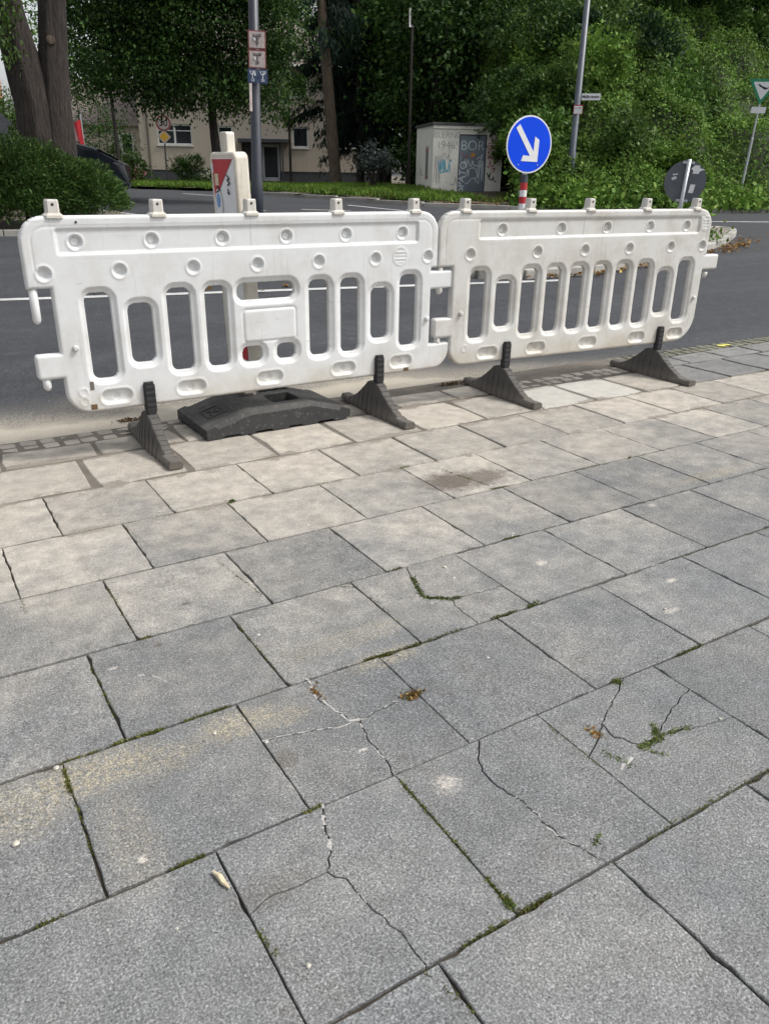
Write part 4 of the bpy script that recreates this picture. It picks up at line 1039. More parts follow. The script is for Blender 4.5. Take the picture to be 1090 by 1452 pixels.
# the twin-stemmed tree in the planting bed
o = empty('twin_trunk_tree', (3.02, 16.78, T(16.7)), 0, 'big old tree with two ridged stems rising from the hedge', 'tree')
bark_tube([(-.05, 0, 0), (-.10, 0, .9), (-.14, 0, 2.0), (-.24, .02, 2.8), (-.40, .05, 3.7), (-.8, .1, 5.6)], [.46, .36, .315, .29, .28, .26], 40, .075).build('trunk', M['oak_bark'], o, smooth=True)
bark_tube([(.16, -.04, 0), (.19, -.04, .9), (.23, -.04, 2.0), (.31, -.03, 2.8), (.42, 0, 3.7), (.6, .05, 5.6)], [.42, .31, .262, .24, .225, .2], 40, .075).build('trunk', M['oak_bark'], o, smooth=True)
MB().tube([(.25, -.24, 2.98), (.24, -.285, 2.98), (.24, -.29, 2.98)], [.075, .07, .03], 14).build('branch_scar', M['pine_bark'], o)
bl = [(-1.6, -.2, 5.6, 1.8, 1.6, 1.2), (.8, .2, 6.0, 2.2, 1.8, 1.3), (2.4, .8, 5.2, 1.4, 1.3, .8), (-.2, -.9, 6.6, 2.5, 2, 1.6)]
P, d = blob_points(bl, 3600, .35)
sp = np.array([[-.42, -.35, 3.2], [-.5, -.33, 2.95], [-.38, -.3, 3.5], [-.55, -.3, 3.6], [-.46, -.34, 2.7]])[rng.integers(0, 5, 420)] + rng.normal(size=(420, 3)) * .11
V1 = leaves(np.concatenate([P, sp]), .09, D=np.concatenate([d, np.tile([0, 0, -1.], (420, 1))]), N=np.tile([0, 0, 1.], (len(P) + 420, 1)))
link('crown', leaf_mesh('crown', V1), M['leaf_light'], o)

# yew hedge in the bed: long needle sprays
hg = empty('yew_hedge', (1.2, 15.1, T(15) + .085), 0, 'dense dark green yew hedge spreading at the foot of the twin trunks', 'hedge')
n = 90000
U = unit(rng.normal(size=(n, 3))); U[:, 2] = np.abs(U[:, 2])
parts = np.array([(-3.4, .2, .3, 1.7, 1.1, 1.05), (-1.7, 0, .35, 1.6, 1.1, 1.15), (-.2, 0, .35, 1.5, 1.0, 1.12), (1.0, -.1, .3, 1.2, .9, 1.02), (1.9, 0, .2, .85, .75, .82), (-1.6, -.65, .05, 2.3, .5, .62), (.75, -.6, .05, 1.35, .5, .58)])
w = rng.choice(7, n, p=[.15, .19, .19, .16, .10, .12, .09]); B = parts[w]
rad = rng.uniform(.55, 1.06, (n, 1)) ** .5
rad = rad + .09 * np.sin(U[:, :1] * 9 + U[:, 1:2] * 7) * np.sin(U[:, 2:] * 8 + w[:, None])
P = B[:, :3] + U * rad * B[:, 3:]; P[:, 2] = np.maximum(P[:, 2], rng.uniform(.02, .4, n))
D = U * np.array([1, 1, .8]) + rng.normal(size=(n, 3)) * .25 + np.array([.25, 0, .15])
link('foliage', leaf_mesh('foliage', leaves(P, .085, D=D, N=np.tile([0, 0, 1.], (n, 1)), width=.24, jitter=.45)), M['leaf_yew'], hg)
mb = MB()
for i in range(9): x = -3.5 + i * .65; mb.tube([(x, 0, -.02), (x + random.uniform(-.1, .1), random.uniform(-.2, .2), .7)], [.04, .02], 6)
mb.build('stem', M['dark_bark'], hg)

# dark spreading tree between hedge and house
tree('dark spreading broadleaf tree whose low crown hangs before the cream house', (8.42, 22.5, T(22.5) + .05), [(0, 0, 0), (-.02, 0, 1.0), (-.08, 0, 2.0), (0, .1, 4)], [.15, .13, .11, .10],
     [(-3.0, .1, 3.5, .9, .9, 1.1), (-1.8, 0, 3.0, 1.3, 1.2, .85), (-.4, -.4, 2.75, 1.3, 1.3, .7), (.8, -1.1, 2.85, .9, 1.0, .75), (1.1, -1.3, 4.1, .8, .9, .9), (-2.4, .2, 4.7, 1.4, 1.3, 1.0), (-.6, -.3, 4.3, 1.6, 1.5, 1.0), (.5, -.9, 5.4, 1.4, 1.4, .9), (-1.4, 0, 6.2, 2.2, 1.8, 1.3), (-.2, -.3, 5.1, 1.7, 1.4, .9), (1.0, -1.1, 4.8, .9, 1.0, .8), (-1.5, .1, 4.1, 1.2, 1.2, .9)], 80000, .095, 'leaf_dark', clump=.30, per=40)
tree('loose yellowish green tree right of the sign post', (15.35, 32.6, .5), [(0, 0, 0), (0, 0, 3), (.1, 0, 6.5)], [.055, .045, .03], [(.1, 0, 5.5, .7, .7, .55), (.25, 0, 3.75, .6, .6, .45), (-.25, 0, 2.75, .4, .4, .3), (-.5, .2, 4.9, .6, .6, .6), (.1, 0, 7, 1., .9, .7)], 4200, .14, 'leaf_mid', 'dark_bark', clump=.3, per=30)
# the tall conifers before the house
def conifer(label, base, top, r0, z0, z1, reach, n, lean, deep='leaf_spruce', barkm='pine_bark'):
    o = empty('spruce_tree', base, 0, label, 'tree', 'spruces before the house')
    pts = [(0, 0, -.1), (lean[0] * .3, lean[1] * .3, top * .3), (lean[0] * .6, lean[1] * .6, top * .6), (lean[0], lean[1], top)]
    t = bark_tube(pts, [r0 * 1.15, r0, r0 * .8, r0 * .35], 14, .05).build('trunk', M[barkm], o, smooth=True)
    Ps = []; Ds = []; mb = MB(); k = 0; z = z0
    while z < z1:
        f = (z - z0) / (z1 - z0)
        for _ in range(3):
            a = random.uniform(0, 6.28); L = reach * (1 - .55 * f) * random.uniform(.55, 1.1); c = Vector((lean[0] * z / top, lean[1] * z / top, z)); tip = c + Vector((math.cos(a) * L, math.sin(a) * L, -.25 * L)); mid = c.lerp(tip, .5) + Vector((0, 0, .12 * L))
            mb.tube([c, mid, tip], [.03, .02, .008], 5)
            m = int(n / ((z1 - z0) / .33 * 3)); tt = rng.uniform(.25, 1.05, m)
            q = np.array([c.lerp(mid, min(1, s * 2)) if s < .5 else mid.lerp(tip, (s - .5) * 2) for s in tt]); hang = rng.exponential(.16, m)
            q = q + rng.normal(size=(m, 3)) * np.array([.10, .10, .05]) - np.stack([0 * hang, 0 * hang, hang], 1)
            Ps.append(q); Ds.append(np.tile([math.cos(a) * .3, math.sin(a) * .3, -1.], (m, 1)))
        z += .33
    mb.build('limb', M['dark_bark'], t)
    link('crown', leaf_mesh('crown', leaves(np.concatenate(Ps), .22, D=np.concatenate(Ds), N=rng.normal(size=(sum(len(q) for q in Ps), 3)), width=.26, jitter=.3)), M[deep], o)
    return o
conifer('leaning brown trunked spruce left of its twin before the house', (16.1, 29.95, .52), 11, .21, 5.2, 11, 1.7, 5200, (-.75, .4))
conifer('dark drooping spruce with thin grey trunk before the right house window', (18.9, 32.9, .52), 12, .16, 1.7, 12, 2.2, 21000, (-.1, .1), barkm='dark_bark')
conifer('dark spruce between the two trunks hanging over the house wall', (18.6, 34.6, .52), 12, .14, 2.6, 12, 2.4, 17000, (.1, .2), barkm='dark_bark')
conifer('dark spruce close to the right house corner', (20.6, 33.4, .52), 12, .18, 1.4, 12, 2.2, 11000, (.1, .2), barkm='dark_bark')

# woods behind the hut: every tree its own
woods = [(19.6, 30.0, 11, 'leaf_mid'), (22.2, 29.2, 12, 'leaf_deep'), (25.0, 28.6, 12, 'leaf_deep'), (21.0, 34.5, 13, 'leaf_deep'), (24.6, 33.6, 13, 'leaf_deep'), (28.0, 31.0, 13, 'leaf_deep'), (27.6, 25.6, 12, 'leaf_dark'), (31.0, 27.0, 13, 'leaf_deep'), (19.0, 27.2, 8, 'leaf_dark'), (22.6, 26.2, 8, 'leaf_deep'), (31.5, 22.5, 13, 'leaf_mid'), (36, 20, 14, 'leaf_mid'), (21.4, 31.0, 10, 'leaf_dark')]
wl = ['lighter leaved tree close behind the left of the hut', 'dark tree straight behind the hut roof', 'dark tree behind the right end of the hut', 'tall dark tree at the back left of the woods', 'tall dark tree at the back middle of the woods', 'tall dark tree at the back right of the woods', 'dark tree rising where the woods meet the ivy bank', 'tall dark tree high above the ivy bank', 'low dark bushy tree left behind the hut', 'low dark bushy tree right behind the hut', 'green tree crowning the ivy bank behind the lamp post', 'green tree crowning the ivy bank at the right edge', 'dark tree just right of the house corner']
for (x, y, hgt, lf), lb in zip(woods, wl):
    bl = []
    for k in range(9):
        z = hgt * (.16 + .84 * k / 9); rr2 = 2.2 * (1 - abs(k - 4) / 9)
        bl.append((random.uniform(-1.1, 1.1), random.uniform(-.9, .9), z, rr2, rr2, hgt * .11))
    tree(lb, (x, y, .5 if x < 26 else 2.0), [(0, 0, -.3), (random.uniform(-.2, .2), 0, hgt * .4), (random.uniform(-.4, .4), 0, hgt * .85)], [.2, .16, .06], bl, 9500, .21, lf, group='trees of the dark wood behind the hut', clump=.5)
# far wood that closes the view behind the single trees
n = 26000; a = rng.uniform(R_(24), R_(57), n); dd_ = rng.uniform(46, 52, n); P = np.stack([dd_ * np.cos(a), dd_ * np.sin(a), rng.uniform(.3, 17, n)], 1)
fw = link('far_wood', leaf_mesh('far_wood', leaves(P, .62, D=np.tile([0, 0, -1.], (n, 1)), width=.7)), M['leaf_deep']); tag(fw, 'dark mass of leaves closing the wood far behind', 'foliage', kind='stuff')
# ivy bank
BF = [(16.2, 18.6), (17.4, 17.75), (20, 16.95), (23.5, 16.2), (30, 14.9), (44, 11.6)]
def bank_z(s): return 9.5 * (1 - np.exp(-s * .115)) + .10
def bank_pt(t, s):
    t = np.asarray(t, float) * (len(BF) - 1); i = np.clip(t.astype(int), 0, len(BF) - 2); f = (t - i)[..., None]; A = np.array(BF); p = A[i] * (1 - f) + A[i + 1] * f
    nrm = np.array([.42, .907]); q = p + nrm * np.asarray(s)[..., None]
    env = np.clip(.42 + t * 1.05, 0, 1)                      # lower towards the hut
    bump = .6 * np.sin(q[..., 0] * 1.7 + q[..., 1] * .9) * np.sin(q[..., 1] * 1.3 - q[..., 0] * .6) + .28 * np.sin(q[..., 0] * 4.1) * np.sin(q[..., 1] * 3.7)
    z = Tn(p[..., 1]) + bank_z(np.asarray(s)) * env + bump * np.clip(np.asarray(s), 0, 1)
    return np.stack([q[..., 0], q[..., 1], z], -1)
tt, ss = np.meshgrid(np.linspace(0, 1, 60), np.linspace(0, 20, 40)); V = bank_pt(tt, ss); I = [(j * 60 + i, j * 60 + i + 1, (j + 1) * 60 + i + 1, (j + 1) * 60 + i) for j in range(39) for i in range(59)]
bank = link('bank', np_mesh('bank', V.reshape(-1, 3), np.array(I), True), M['bank_soil']); tag(bank, kind='structure')
n = 210000; t_ = rng.uniform(0, .80, n) ** 1.05; s_ = rng.uniform(-.25, 13, n); q = bank_pt(t_, s_); cl = rng.normal(size=(n, 3)) * .10
thick = rng.uniform(-.02, .26, n); q = q + cl + np.stack([-.35 * thick, -.6 * thick, .6 * thick], 1)
iv = link('ivy_cover', leaf_mesh('ivy_cover', leaves(q, .09, D=np.tile([-.35, -.6, -.55], (n, 1)), N=np.tile([-.35, -.6, .7], (n, 1)), width=.8, jitter=.75)), M['leaf_ivy']); tag(iv, 'thick green ivy and brambles covering the steep bank', 'ivy', kind='stuff')
# bushes growing out of the bank give it an uneven outline
for i, (t, s, r, lf, lb) in enumerate([(.10, 1.8, .9, 'leaf_mid', 'rounded bush on the bank just right of the lamp post'), (.28, 3.2, 1.2, 'leaf_ivy', 'bush half way up the ivy bank'), (.36, 6.5, 1.7, 'leaf_light', 'lighter green bush high on the bank'), (.50, 3.6, 1.3, 'leaf_mid', 'bush on the bank behind the triangle sign'), (.16, 5.5, 1.6, 'leaf_dark', 'darker bush at the upper left of the bank'), (.05, 4.0, 1.5, 'leaf_dark', 'dark bush where the bank meets the hut'), (.44, 1.3, .7, 'leaf_ivy', 'low bush left of the triangle sign'), (.20, 3.0, .9, 'leaf_light', 'pale fresh bush above the round blue sign'), (.33, 1.2, .7, 'leaf_light', 'low pale bush above the grey sign back'), (.42, 8.6, 1.5, 'leaf_light', 'yellowish bush high at the right edge'), (.30, 5.0, 1.0, 'leaf_deep', 'dark bush in the middle of the bank'), (.46, 5.4, 1.2, 'leaf_deep', 'dark hollow bush above the triangle sign'), (.24, 9.5, 2.0, 'leaf_mid', 'leafy shrub on the crest of the bank')]):
    p = bank_pt(np.array([t]), np.array([s]))[0]
    o = empty('bush', tuple(p), 0, lb, 'bush', 'bushes on the ivy bank'); P, d = blob_points([(0, 0, r * .5, r, r, r * .75), (r * .5, -.2, r * .3, r * .7, r * .6, r * .5)], int(2600 * r), .22, 40)
    MB().tube([(0, 0, -.2), (.05, 0, r * .5)], [.05, .02], 6).build('stem', M['dark_bark'], o)
    link('foliage', leaf_mesh('foliage', leaves(P, .14, D=d, N=np.tile([0, 0, 1.], (len(P), 1)))), M[lf], o)
# ivy skirt along the kerb
n = 9000; t_ = rng.uniform(.0, .72, n); q = bank_pt(t_, np.full(n, 0.)); q[:, :2] += rng.normal(size=(n, 2)) * .28; q[:, 2] += rng.exponential(.16, n)
sk = link('ground_ivy', leaf_mesh('ground_ivy', leaves(q, .15, width=.8)), M['leaf_ivy']); tag(sk, 'low fresh green growth along the kerb below the bank', 'ground cover', kind='stuff')

# shrubs near the house
def shrub(label, base, blobs, n, ls, leaf, stem=.03, width=.55, name='shrub', group=None):
    o = empty(name, base, 0, label, 'shrub', group)
    mb = MB()
    for b in blobs[:4]: mb.tube([(0, 0, 0), (b[0] * .4, b[1] * .4, b[2] * .6), b[:3]], [stem, stem * .7, stem * .3], 6)
    mb.build('stem', M['dark_bark'], o); P, d = blob_points(blobs, n, .14, 30)
    link('foliage', leaf_mesh('foliage', leaves(P, ls, D=d, N=np.tile([0, 0, 1.], (len(P), 1)), width=width)), M[leaf], o); return o
shrub('small grey leaved tree shrub on a thin stem left of the hut', (15.35, 25.8, .5), [(0, 0, 1.25, .55, .5, .42), (-.3, .1, 1.0, .4, .4, .3), (.3, -.1, .95, .42, .4, .35)], 1500, .10, 'leaf_grey', .06)
shrub('rounded bright green bush beside the parked car', (9.75, 36.8, .45), [(0, 0, .55, .75, .6, .6), (-.2, 0, 1.25, .5, .5, .4), (.3, 0, .9, .5, .5, .5)], 2200, .13, 'leaf_light')
shrub('spreading juniper in front of the left house window', (12.75, 38.1, .45), [(0, 0, .5, .45, .4, .45), (-.35, .1, .9, .4, .35, .3), (.35, -.1, 1.05, .4, .35, .35), (0, 0, 1.0, .5, .4, .3)], 2000, .16, 'leaf_mid', .03, .25)
fl = shrub('white flowering bush by the house plinth', (13.3, 38.6, .45), [(0, 0, .3, .5, .4, .3), (.5, -.2, .3, .5, .4, .3)], 900, .10, 'leaf_mid')
P = rng.normal(size=(60, 3)) * np.array([.35, .2, .14]) + np.array([.2, -.35, .5]); link('flowers', leaf_mesh('flowers', leaves(P, .13, width=1.)), M['flower_white'], fl)
fl = shrub('pink flowering bush left of the speed sign', (11.0, 41.5, .45), [(0, 0, .3, .4, .4, .3), (.8, -.4, .3, .5, .4, .3)], 800, .10, 'leaf_mid')
P = rng.normal(size=(70, 3)) * np.array([.4, .2, .12]) + np.array([0, -.4, .5]); link('flowers', leaf_mesh('flowers', leaves(P, .15, width=1.)), M['flower_pink'], fl)
for i, u in enumerate((-3.4, -2.6)):
    c = HM + Vector((math.cos(hA), math.sin(hA))) * u; shrub(['low dark bush left of the house door canopy', 'low dark bush beside the house door canopy'][i], (c.x - .5, c.y - .9, .5), [(0, 0, .4, .6, .5, .4)], 700, .13, 'leaf_dark')
# far trees at the left
for (x, y, z, r, lf, lb) in [(6.6, 44, 2.1, 1.2, 'leaf_light', 'pale green tree far left behind the twin trunks'), (3.2, 46, 2.0, 1.3, 'leaf_mid', 'green tree beyond the left sign'), (6.2, 30.5, 5.2, 1.3, 'leaf_mid', 'hanging branches of a tree at the upper left'), (10.2, 47, 3.2, 2.2, 'leaf_dark', 'dark tree before the set back house'), (8.6, 33.7, 5.0, 1.7, 'leaf_dark', 'dark tree behind the spreading crown'), (13.3, 35.6, 6.2, 2.7, 'leaf_dark', 'tall dark tree before the house roof')]:
    if 'hanging' in lb: bl = [(-.9, 0, z, .8, .9, .9), (-.3, .2, z - .9, .45, .6, .7), (.5, .3, z + .7, .8, .8, .6)]
    else: bl = [(0, 0, z, r, r, r * .8), (-r * .6, .2, z - r * .6, r * .7, r * .7, r * .5), (r * .6, .2, z - r * .5, r * .7, r * .7, r * .5), (0, 0, z + r, r * .8, r * .8, r * .6)]
    tree(lb, (x, y, .45), [(0, 0, 0), (0, .1, z * .5), (0, .1, z)], [.075, .06, .04], bl, 9500 if 'hanging' not in lb else 1500, .12, lf, clump=.34)
# utility pole against the woods
up = empty('wooden_pole', (16.75, 25.7, .5), 0, 'thin dark pole standing before the woods left of the hut', 'pole'); MB().tube([(0, 0, 0), (0, 0, 5.3)], [.055, .04], 10).build('pole', M['dark_bark'], up); MB().tube([(-.10, 0, 5.2), (-.10, 0, 5.75)], .03, 8).build('insulator', M['frame_white'], up); MB().box(-.12, .04, -.02, .02, 5.2, 5.26).build('arm', M['galvanised'], up)
# left edge signs and banner
ls = empty('information_sign', (4.1, 29.7, .45), R_(-12), 'dark pointed back of a sign at the left edge', 'sign'); MB().prism([(-.5, 1.7), (-.5, 2.05), (.0, 2.3), (.28, 2.0), (.12, 1.95), (.12, 1.7)], 'y', 0, .03).build('sign_plate', M['canopy_dark'], ls); MB().tube([(-.05, .06, 0), (-.05, .06, 2.2)], .04, 8).build('pole', M['canopy_dark'], ls)
bn = empty('red_banner', (6.3, 29.5, .45), R_(-15), 'narrow red and white banner right of the twin trunks', 'banner'); MB().add([(-.1, 0, 2.1), (.0, -.03, 2.15), (.12, 0, 2.2), (.18, -.02, 1.0), (.08, .01, .9), (.02, -.02, 1.5)], [(0, 1, 5), (1, 2, 3, 4, 5)]).prism([(0, 0), (.01, 0), (.01, .01)], 'y', 0, .01).build('cloth', M['sign_red'], bn); MB().box(-.12, -.02, .012, .02, 1.55, 2.1).build('white_panel', M['banner_pink'], bn); MB().tube([(.14, .03, 0), (.14, .03, 2.35)], .025, 8).build('pole', M['galvanised'], bn)
wp = empty('white_bag', (1.66, 14.15, 1.42), 0, 'crumpled white bag caught in the top of the hedge', 'bag'); bgm = MB().tube([(-.1, 0, -.05), (-.04, .01, .02), (.05, -.01, .015), (.1, .0, -.04)], [.03, .075, .07, .02], 9).build('film', M['sticker_white'], wp); MB().tube([(.0, -.06, .0), (.03, -.075, .01)], .025, 6).build('print', M['print_black'], wp)

# grass on the verge
def in_verge(n, x0, x1, y0, y1, lo, hi):
    X = rng.uniform(x0, x1, n * 4); Y = rng.uniform(y0, y1, n * 4); e = edge_dist(X, Y); k = inside_np(VERGE, X, Y) & (e > lo) & (e < hi); return X[k][:n], Y[k][:n]
X, Y = in_verge(26000, 6, 16.5, 20, 44, .35, 5.5)
k = ~((X > 15.9) & (Y < 23)); X, Y = X[k], Y[k]
P = np.stack([X, Y, Vz(X, Y) + .07], 1); gr = link('grass', leaf_mesh('grass', leaves(P, .24, D=np.tile([0, 0, 1.], (len(P), 1)), width=.2, jitter=.5)), M['grass_blade']); tag(gr, 'bright green unmown grass along the far verge', 'grass', kind='stuff')
X, Y = in_verge(4200, 15.4, 19.5, 17.8, 21.6, .5, 3.0); P = np.stack([X, Y, Vz(X, Y) + .05], 1); P = P[(np.sin(P[:, 0] * 3) + np.sin(P[:, 1] * 2.3) > -.2)]
gr = link('grass', leaf_mesh('grass', leaves(P, .2, D=np.tile([0, 0, 1.], (len(P), 1)), width=.2, jitter=.6)), M['weed']); tag(gr, 'patchy weeds in the dirt beside the hut', 'grass', kind='stuff')
lawn = grid('lawn', np.arange(6, 17.1, 1.), np.arange(20, 50, 1.), lambda X, Y: Vz(X, Y) + .012, M['lawn_soil'], keep=lambda x, y: inside_np(VERGE, x, y) & (edge_dist(x, y) > .9) & ~((x > 15.5) & (y < 23.2)))
P = np.stack([rng.normal(4.25, .28, 900), rng.normal(15.2, .5, 900), np.full(900, T(15) + .11)], 1); gr = link('dry_grass', leaf_mesh('dry_grass', leaves(P, .16, D=np.tile([0, 0, 1.], (900, 1)), width=.2)), M['moss']); tag(gr, 'dry tufts at the right end of the planting bed', 'grass', kind='stuff')
# island growth and fallen leaves
def tuft(label, x, y, z, n, r, h, ls, leaf='leaf_ivy'):
    o = empty('weed_plant', (x, y, z), 0, label, 'plant', 'plants on the traffic island'); MB().tube([(0, 0, 0), (0, 0, h * .6)], [.012, .005], 5).build('stem', M['dark_bark'], o)
    P = rng.normal(size=(n, 3)) * np.array([r, r, h * .3]) + np.array([0, 0, h * .5]); link('foliage', leaf_mesh('foliage', leaves(P, ls, D=np.tile([0, 0, .6], (n, 1)))), M[leaf], o)
tuft('leafy weed on the near edge of the island', 8.15, 7.75, T(7.7) + .08, 260, .16, .35, .09)
tuft('tall green plant near the far tip of the island', 13.7, 10.75, T(10.7) + .08, 420, .16, .75, .12)
tuft('low weed at the kerb near the island tip', 12.1, 9.3, T(9.3) + .05, 200, .16, .25, .09)
X = np.concatenate([rng.normal(12.6, .8, 230), rng.uniform(6.4, 11.5, 320), rng.normal(15.0, 1., 160)]); Y = np.concatenate([9.05 + (X[:230] - 12.6) * .53 + rng.normal(0, .12, 230) - .1, np.interp(X[230:550], [6.4, 7.5, 9.1, 11.5], [7.28, 7.25, 7.72, 8.62]) - np.abs(rng.normal(0, .08, 320)) - .02, rng.normal(19.3, .6, 160)])
P = np.stack([X, Y, Tn(Y) + .015 + rng.uniform(0, .03, len(X))], 1); P[550:, 2] = Vz(X[550:], Y[550:]) + .03
dl = link('fallen_leaves', leaf_mesh('fallen_leaves', leaves(P, .062, N=np.tile([0, 0, 1.], (len(P), 1)), D=rng.normal(size=(len(P), 3)) * np.array([1, 1, .2]), width=.7, jitter=.3)), M['dead_leaf']); tag(dl, 'brown and yellow fallen leaves drifted against the island kerb', 'leaves', kind='stuff')
P = np.stack([rng.uniform(1.2, 4.5, 12), 8.05 + rng.normal(0, .15, 12), np.full(12, .09)], 1); P[:, 1] = 8.15 - .17 * (P[:, 0] - .8) + rng.normal(0, .15, 12)
dl = link('fallen_leaves', leaf_mesh('fallen_leaves', leaves(P, .09, N=np.tile([0, 0, 1.], (12, 1)), width=.7, jitter=.3)), M['dead_leaf']); tag(dl, 'a few yellow leaves lying along the white road line', 'leaves', kind='stuff')

# ---------------------------------------------------------------- moss and weeds in the joints
Ls = []
def moss_line(a, b, n, spread, h, mat='moss'):
    t = rng.uniform(0, 1, n); p = np.array(a)[None] * (1 - t[:, None]) + np.array(b)[None] * t[:, None]; p = p + rng.normal(size=(n, 2)) * spread
    return leaves(np.column_stack([p, rng.uniform(-.008, h * .4, n)]), h, D=np.tile([0, 0, 1.], (n, 1)) + rng.normal(size=(n, 3)) * .5, width=.42)
MO = [((.225, 1.505), (.345, 1.502), 260), ((.39, 1.503), (.50, 1.503), 220), ((.12, 1.475), (.117, 1.40), 260), ((.118, 1.50), (.20, 1.50), 70), ((.72, 1.085), (.72, .98), 330), ((.72, .98), (.722, .84), 240), ((.722, .79), (.72, .72), 300), ((.72, .703), (.80, .703), 240), ((.505, 1.10), (.545, 1.104), 180), ((.235, 1.103), (.30, 1.103), 130), ((.0, 1.102), (.05, 1.102), 60), ((.88, 1.505), (.96, 1.503), 260), ((.96, 1.502), (1.2, 1.504), 220), ((1.30, 1.503), (1.40, 1.503), 240), ((1.37, 1.10), (1.40, 1.104), 130), ((1.62, 1.102), (1.72, 1.102), 130), ((1.05, .704), (1.5, .703), 260), ((.6, .702), (.7, .702), 140), ((.32, .90), (.33, .84), 140), ((1.115, 1.06), (1.115, .90), 150), ((1.68, 1.905), (1.75, 1.902), 160), ((1.9, 2.60), (1.96, 2.34), 260), ((1.94, 2.31), (2.03, 2.30), 160), ((.40, 1.90), (.43, 1.905), 90), ((.66, 1.86), (.66, 1.56), 130), ((.394, 2.24), (.394, 1.95), 120), ((.156, 2.3), (.156, 2.2), 60), ((.75, 2.24), (.79, 1.93), 130), ((1.19, 1.9), (1.25, 1.904), 150), ((1.0, 1.9), (1.06, 1.86), 90), ((1.06, 1.8), (1.06, 1.56), 90), ((2.31, 2.30), (2.6, 2.303), 120), ((1.75, 2.70), (1.80, 2.702), 90), ((2.74, 2.303), (2.76, 2.31), 60), ((1.35, 2.71), (1.4, 2.7), 50), ((3.9, 2.7), (5.0, 2.7), 80), ((.255, 1.85), (.26, 1.6), 90), ((.12, 1.48), (.12, 1.2), 90), ((.56, 2.68), (.58, 2.5), 60), ((4.55, 3.10), (5.6, 3.1), 170), ((4.6, 3.64), (6.6, 3.67), 420), ((.52, .7), (.55, .6), 60), ((1.3, 1.905), (2.4, 1.903), 70), ((2.0, 1.503), (3.0, 1.503), 70), ((1.52, 1.12), (1.95, 1.1), 50)]
for a, b, n in MO: Ls.append(moss_line(a, b, int(n * 1.7), .0030, .0062))
ms = link('joint_moss', leaf_mesh('joint_moss', Ls), M['moss']); tag(ms, 'yellow green moss growing in the joints between the slabs', 'moss', kind='stuff')
Ls = []
WE = [((1.245, 1.83), (1.205, 1.715), 330), ((1.205, 1.70), (1.262, 1.66), 300), ((1.262, 1.655), (1.30, 1.652), 120), ((1.24, .893), (1.31, .892), 260), ((1.305, .90), (1.33, .935), 160), ((1.31, .90), (1.40, .885), 120), ((1.16, .93), (1.18, .86), 60), ((1.25, .88), (1.27, .85), 60), ((.885, 1.31), (.93, 1.316), 110), ((.985, 2.71), (.97, 2.69), 200), ((.722, .735), (.72, .715), 160), ((1.385, 1.105), (1.39, 1.09), 80), ((1.49, 1.508), (1.44, 1.503), 110), ((.98, .76), (.94, .74), 60)]
for a, b, n in WE: Ls.append(moss_line(a, b, int(n * 2.0), .0048, .0082))
wd = link('crack_weeds', leaf_mesh('crack_weeds', Ls), M['weed']); tag(wd, 'small green weeds rooted in the broken slabs', 'weeds', kind='stuff')
P = np.concatenate([np.column_stack([rng.normal(.708, .007, 60), rng.normal(1.445, .016, 60), rng.uniform(-.004, .003, 60)]), np.column_stack([rng.normal(.905, .016, 90), rng.normal(1.315, .008, 90), rng.uniform(0, .006, 90)]), np.column_stack([rng.normal(1.19, .008, 60), rng.normal(.985, .02, 60), rng.uniform(-.003, .003, 60)])])
db = link('crack_debris', leaf_mesh('crack_debris', leaves(P, .011, N=np.tile([0, 0, 1.], (len(P), 1)), width=.5)), M['dead_leaf']); tag(db, 'brown crumbs of dead leaf lodged in the cracks', 'debris', kind='stuff')
# mortar crumbs along the cracks, pale chipped edges
mb = MB()
def chip(line, w, k):
    for a, b in zip(line, line[1:]):
        n_ = max(2, int((Vector(b) - Vector(a)).length / .0022))
        for i in range(n_):
            if random.random() > k: continue
            p = Vector(a).lerp(Vector(b), i / n_) + Vector((random.gauss(0, w), random.gauss(0, w))); r = random.uniform(.0005, .0016) * (2.2 if random.random() < .06 else 1)
            mb.add([(p.x - r, p.y, -.0005), (p.x, p.y - r, -.0005), (p.x + r * 1.3, p.y + r * .2, -.0005), (p.x, p.y + r, -.0005), (p.x, p.y, r * .55)], [(0, 1, 4), (1, 2, 4), (2, 3, 4), (3, 0, 4)])
chip(CR['A1'], .005, .9); chip(CR['A2'], .003, .7); chip(CR['B1'][:4], .005, .9); chip(CR['B1'][5:], .003, .5); chip(CR['C1'][4:], .003, .55); chip(CR['D4'], .004, .6); chip([(.33, 1.76), (.38, 1.72), (.41, 1.66)], .005, .7)
def chipped(line, w0, k):
    L = jag(line); P = [Vector(p) for p in L]; run = []
    for i, p in enumerate(P):
        d = (P[min(i + 1, len(P) - 1)] - P[max(i - 1, 0)]).normalized(); nr = Vector((-d.y, d.x))
        run.append((p + nr * random.uniform(.3, 1.) * w0 * .6, p - nr * random.uniform(.2, 1.) * w0))
    for (a, b), (c, d) in zip(run, run[1:]):
        if random.random() < k: mb.add([(a.x, a.y, .0005), (b.x, b.y, .0005), (d.x, d.y, .0005), (c.x, c.y, .0005)], [(0, 1, 3)] if random.random() < .3 else [(0, 1, 2, 3)])
chipped(CR['A1'][:6], .0065, .8); chipped(CR['A1'][5:], .003, .5); chipped(CR['A2'], .003, .6); chipped(CR['A3'][:3], .003, .5); chipped(CR['B1'][:4], .0075, .85); chipped(CR['B1'][5:], .0025, .45); chipped(CR['C1'][5:], .003, .5); chipped([(.335, 1.75), (.38, 1.72), (.405, 1.67)], .004, .7); chipped([(1.93, 1.5), (2.1, 1.49)], .003, .4); chipped(CR['D4'][1:3], .006, .8)
cb = mb.build('crack_crumbs', M['chipped']); tag(cb, 'pale crumbs of chipped concrete along the cracks', 'crumbs', kind='stuff')
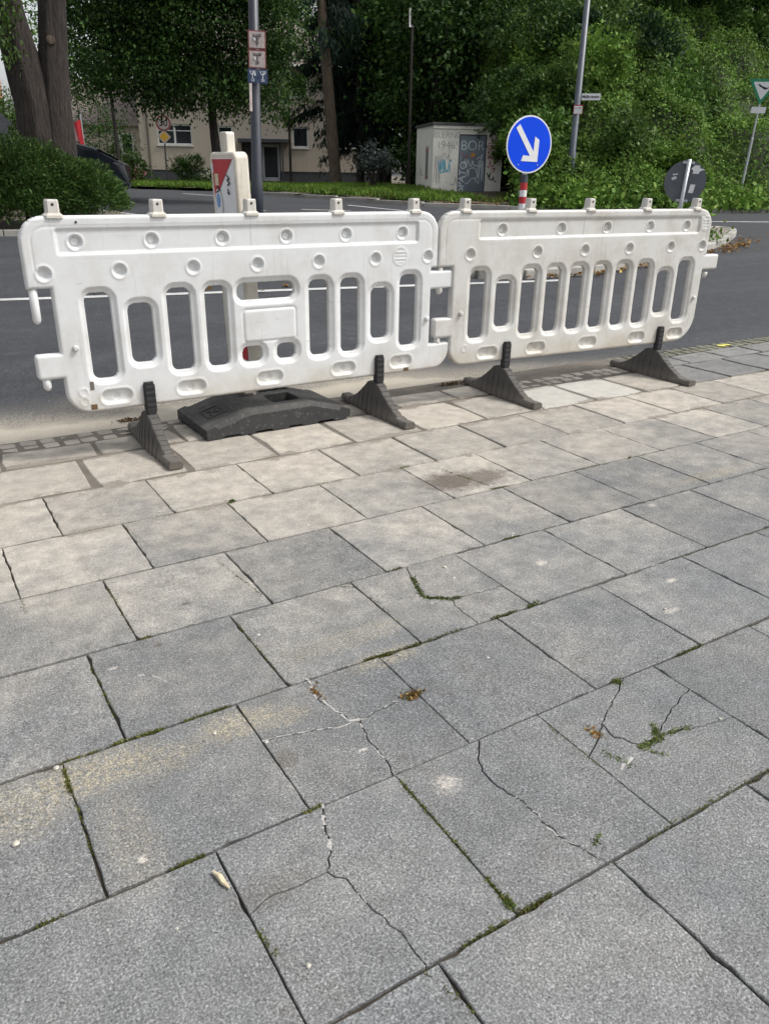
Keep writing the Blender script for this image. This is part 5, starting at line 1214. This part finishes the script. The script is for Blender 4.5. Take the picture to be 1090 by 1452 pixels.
# loose pebbles, a twig, a dab of yellow paint, a small pile of soil
PB = [(.436, 1.423, .006, 'white pebble on the ochre stained slab'), (1.485, .867, .005, 'yellowish pebble on the slab right of the weeds'), (.365, .8, .006, 'pale pebble on the plain front slab'), (.106, 1.486, .008, 'tan pebble wedged in the mossy corner at the left'), (.0, 1.308, .009, 'pale stone at the left edge of the picture'), (1.372, 1.833, .008, 'pale chip above the grassy crack'), (.205, .975, .004, 'tiny pebble on the front left slab'), (1.785, 1.285, .005, 'white pebble near the right edge')]
pm = []
for x, y, r, lb in PB:
    import bmesh
    r *= .8; bm = bmesh.new(); bmesh.ops.create_icosphere(bm, subdivisions=2, radius=r)
    for v in bm.verts: v.co *= random.uniform(.82, 1.15); v.co.z *= .6
    me = bpy.data.meshes.new('pebble'); bm.to_mesh(me); bm.free(); o = link('pebble', me, M['pebble'], None, (x, y, r * .45)); tag(o, lb, 'pebble', 'loose pebbles on the paving')
tw = MB().tube([(.297, 1.052, .006), (.303, 1.034, .008), (.305, 1.02, .006), (.310, 1.004, .005)], [.003, .0055, .005, .002], 7).build('twig', M['dry_twig']); tag(tw, 'short pale dry twig lying across a joint in front', 'twig')
yp = MB().add([(5.28, 3.99, .002), (5.33, 3.93, .002), (5.42, 3.96, .002), (5.50, 3.95, .002), (5.52, 4.0, .002), (5.43, 4.01, .002), (5.36, 4.03, .002)], [(0, 1, 2, 3, 4, 5, 6)]); yp.v = [(5.40 + (x - 5.40) * .6, 3.78 + (y - 3.97) * .7, .004) for x, y, z in yp.v]
ypo = yp.build('paint_dab', M['yellow_paint']); tag(ypo, 'dab of yellow marking paint at the road edge', 'paint mark')
for x, y, s, lb in ((.95, 3.97, 1., 'small clod of dark soil by the left barrier foot'), (2.83, 3.80, 1.4, 'strip of dark soil between the two barriers')):
    P = np.column_stack([rng.normal(x, .045 * s, 120), rng.normal(y, .012, 120), rng.uniform(0, .012, 120)]); o = link('soil_crumbs', leaf_mesh('soil_crumbs', leaves(P, .014, width=.8)), M['rust_brown']); tag(o, lb, 'soil', kind='stuff')
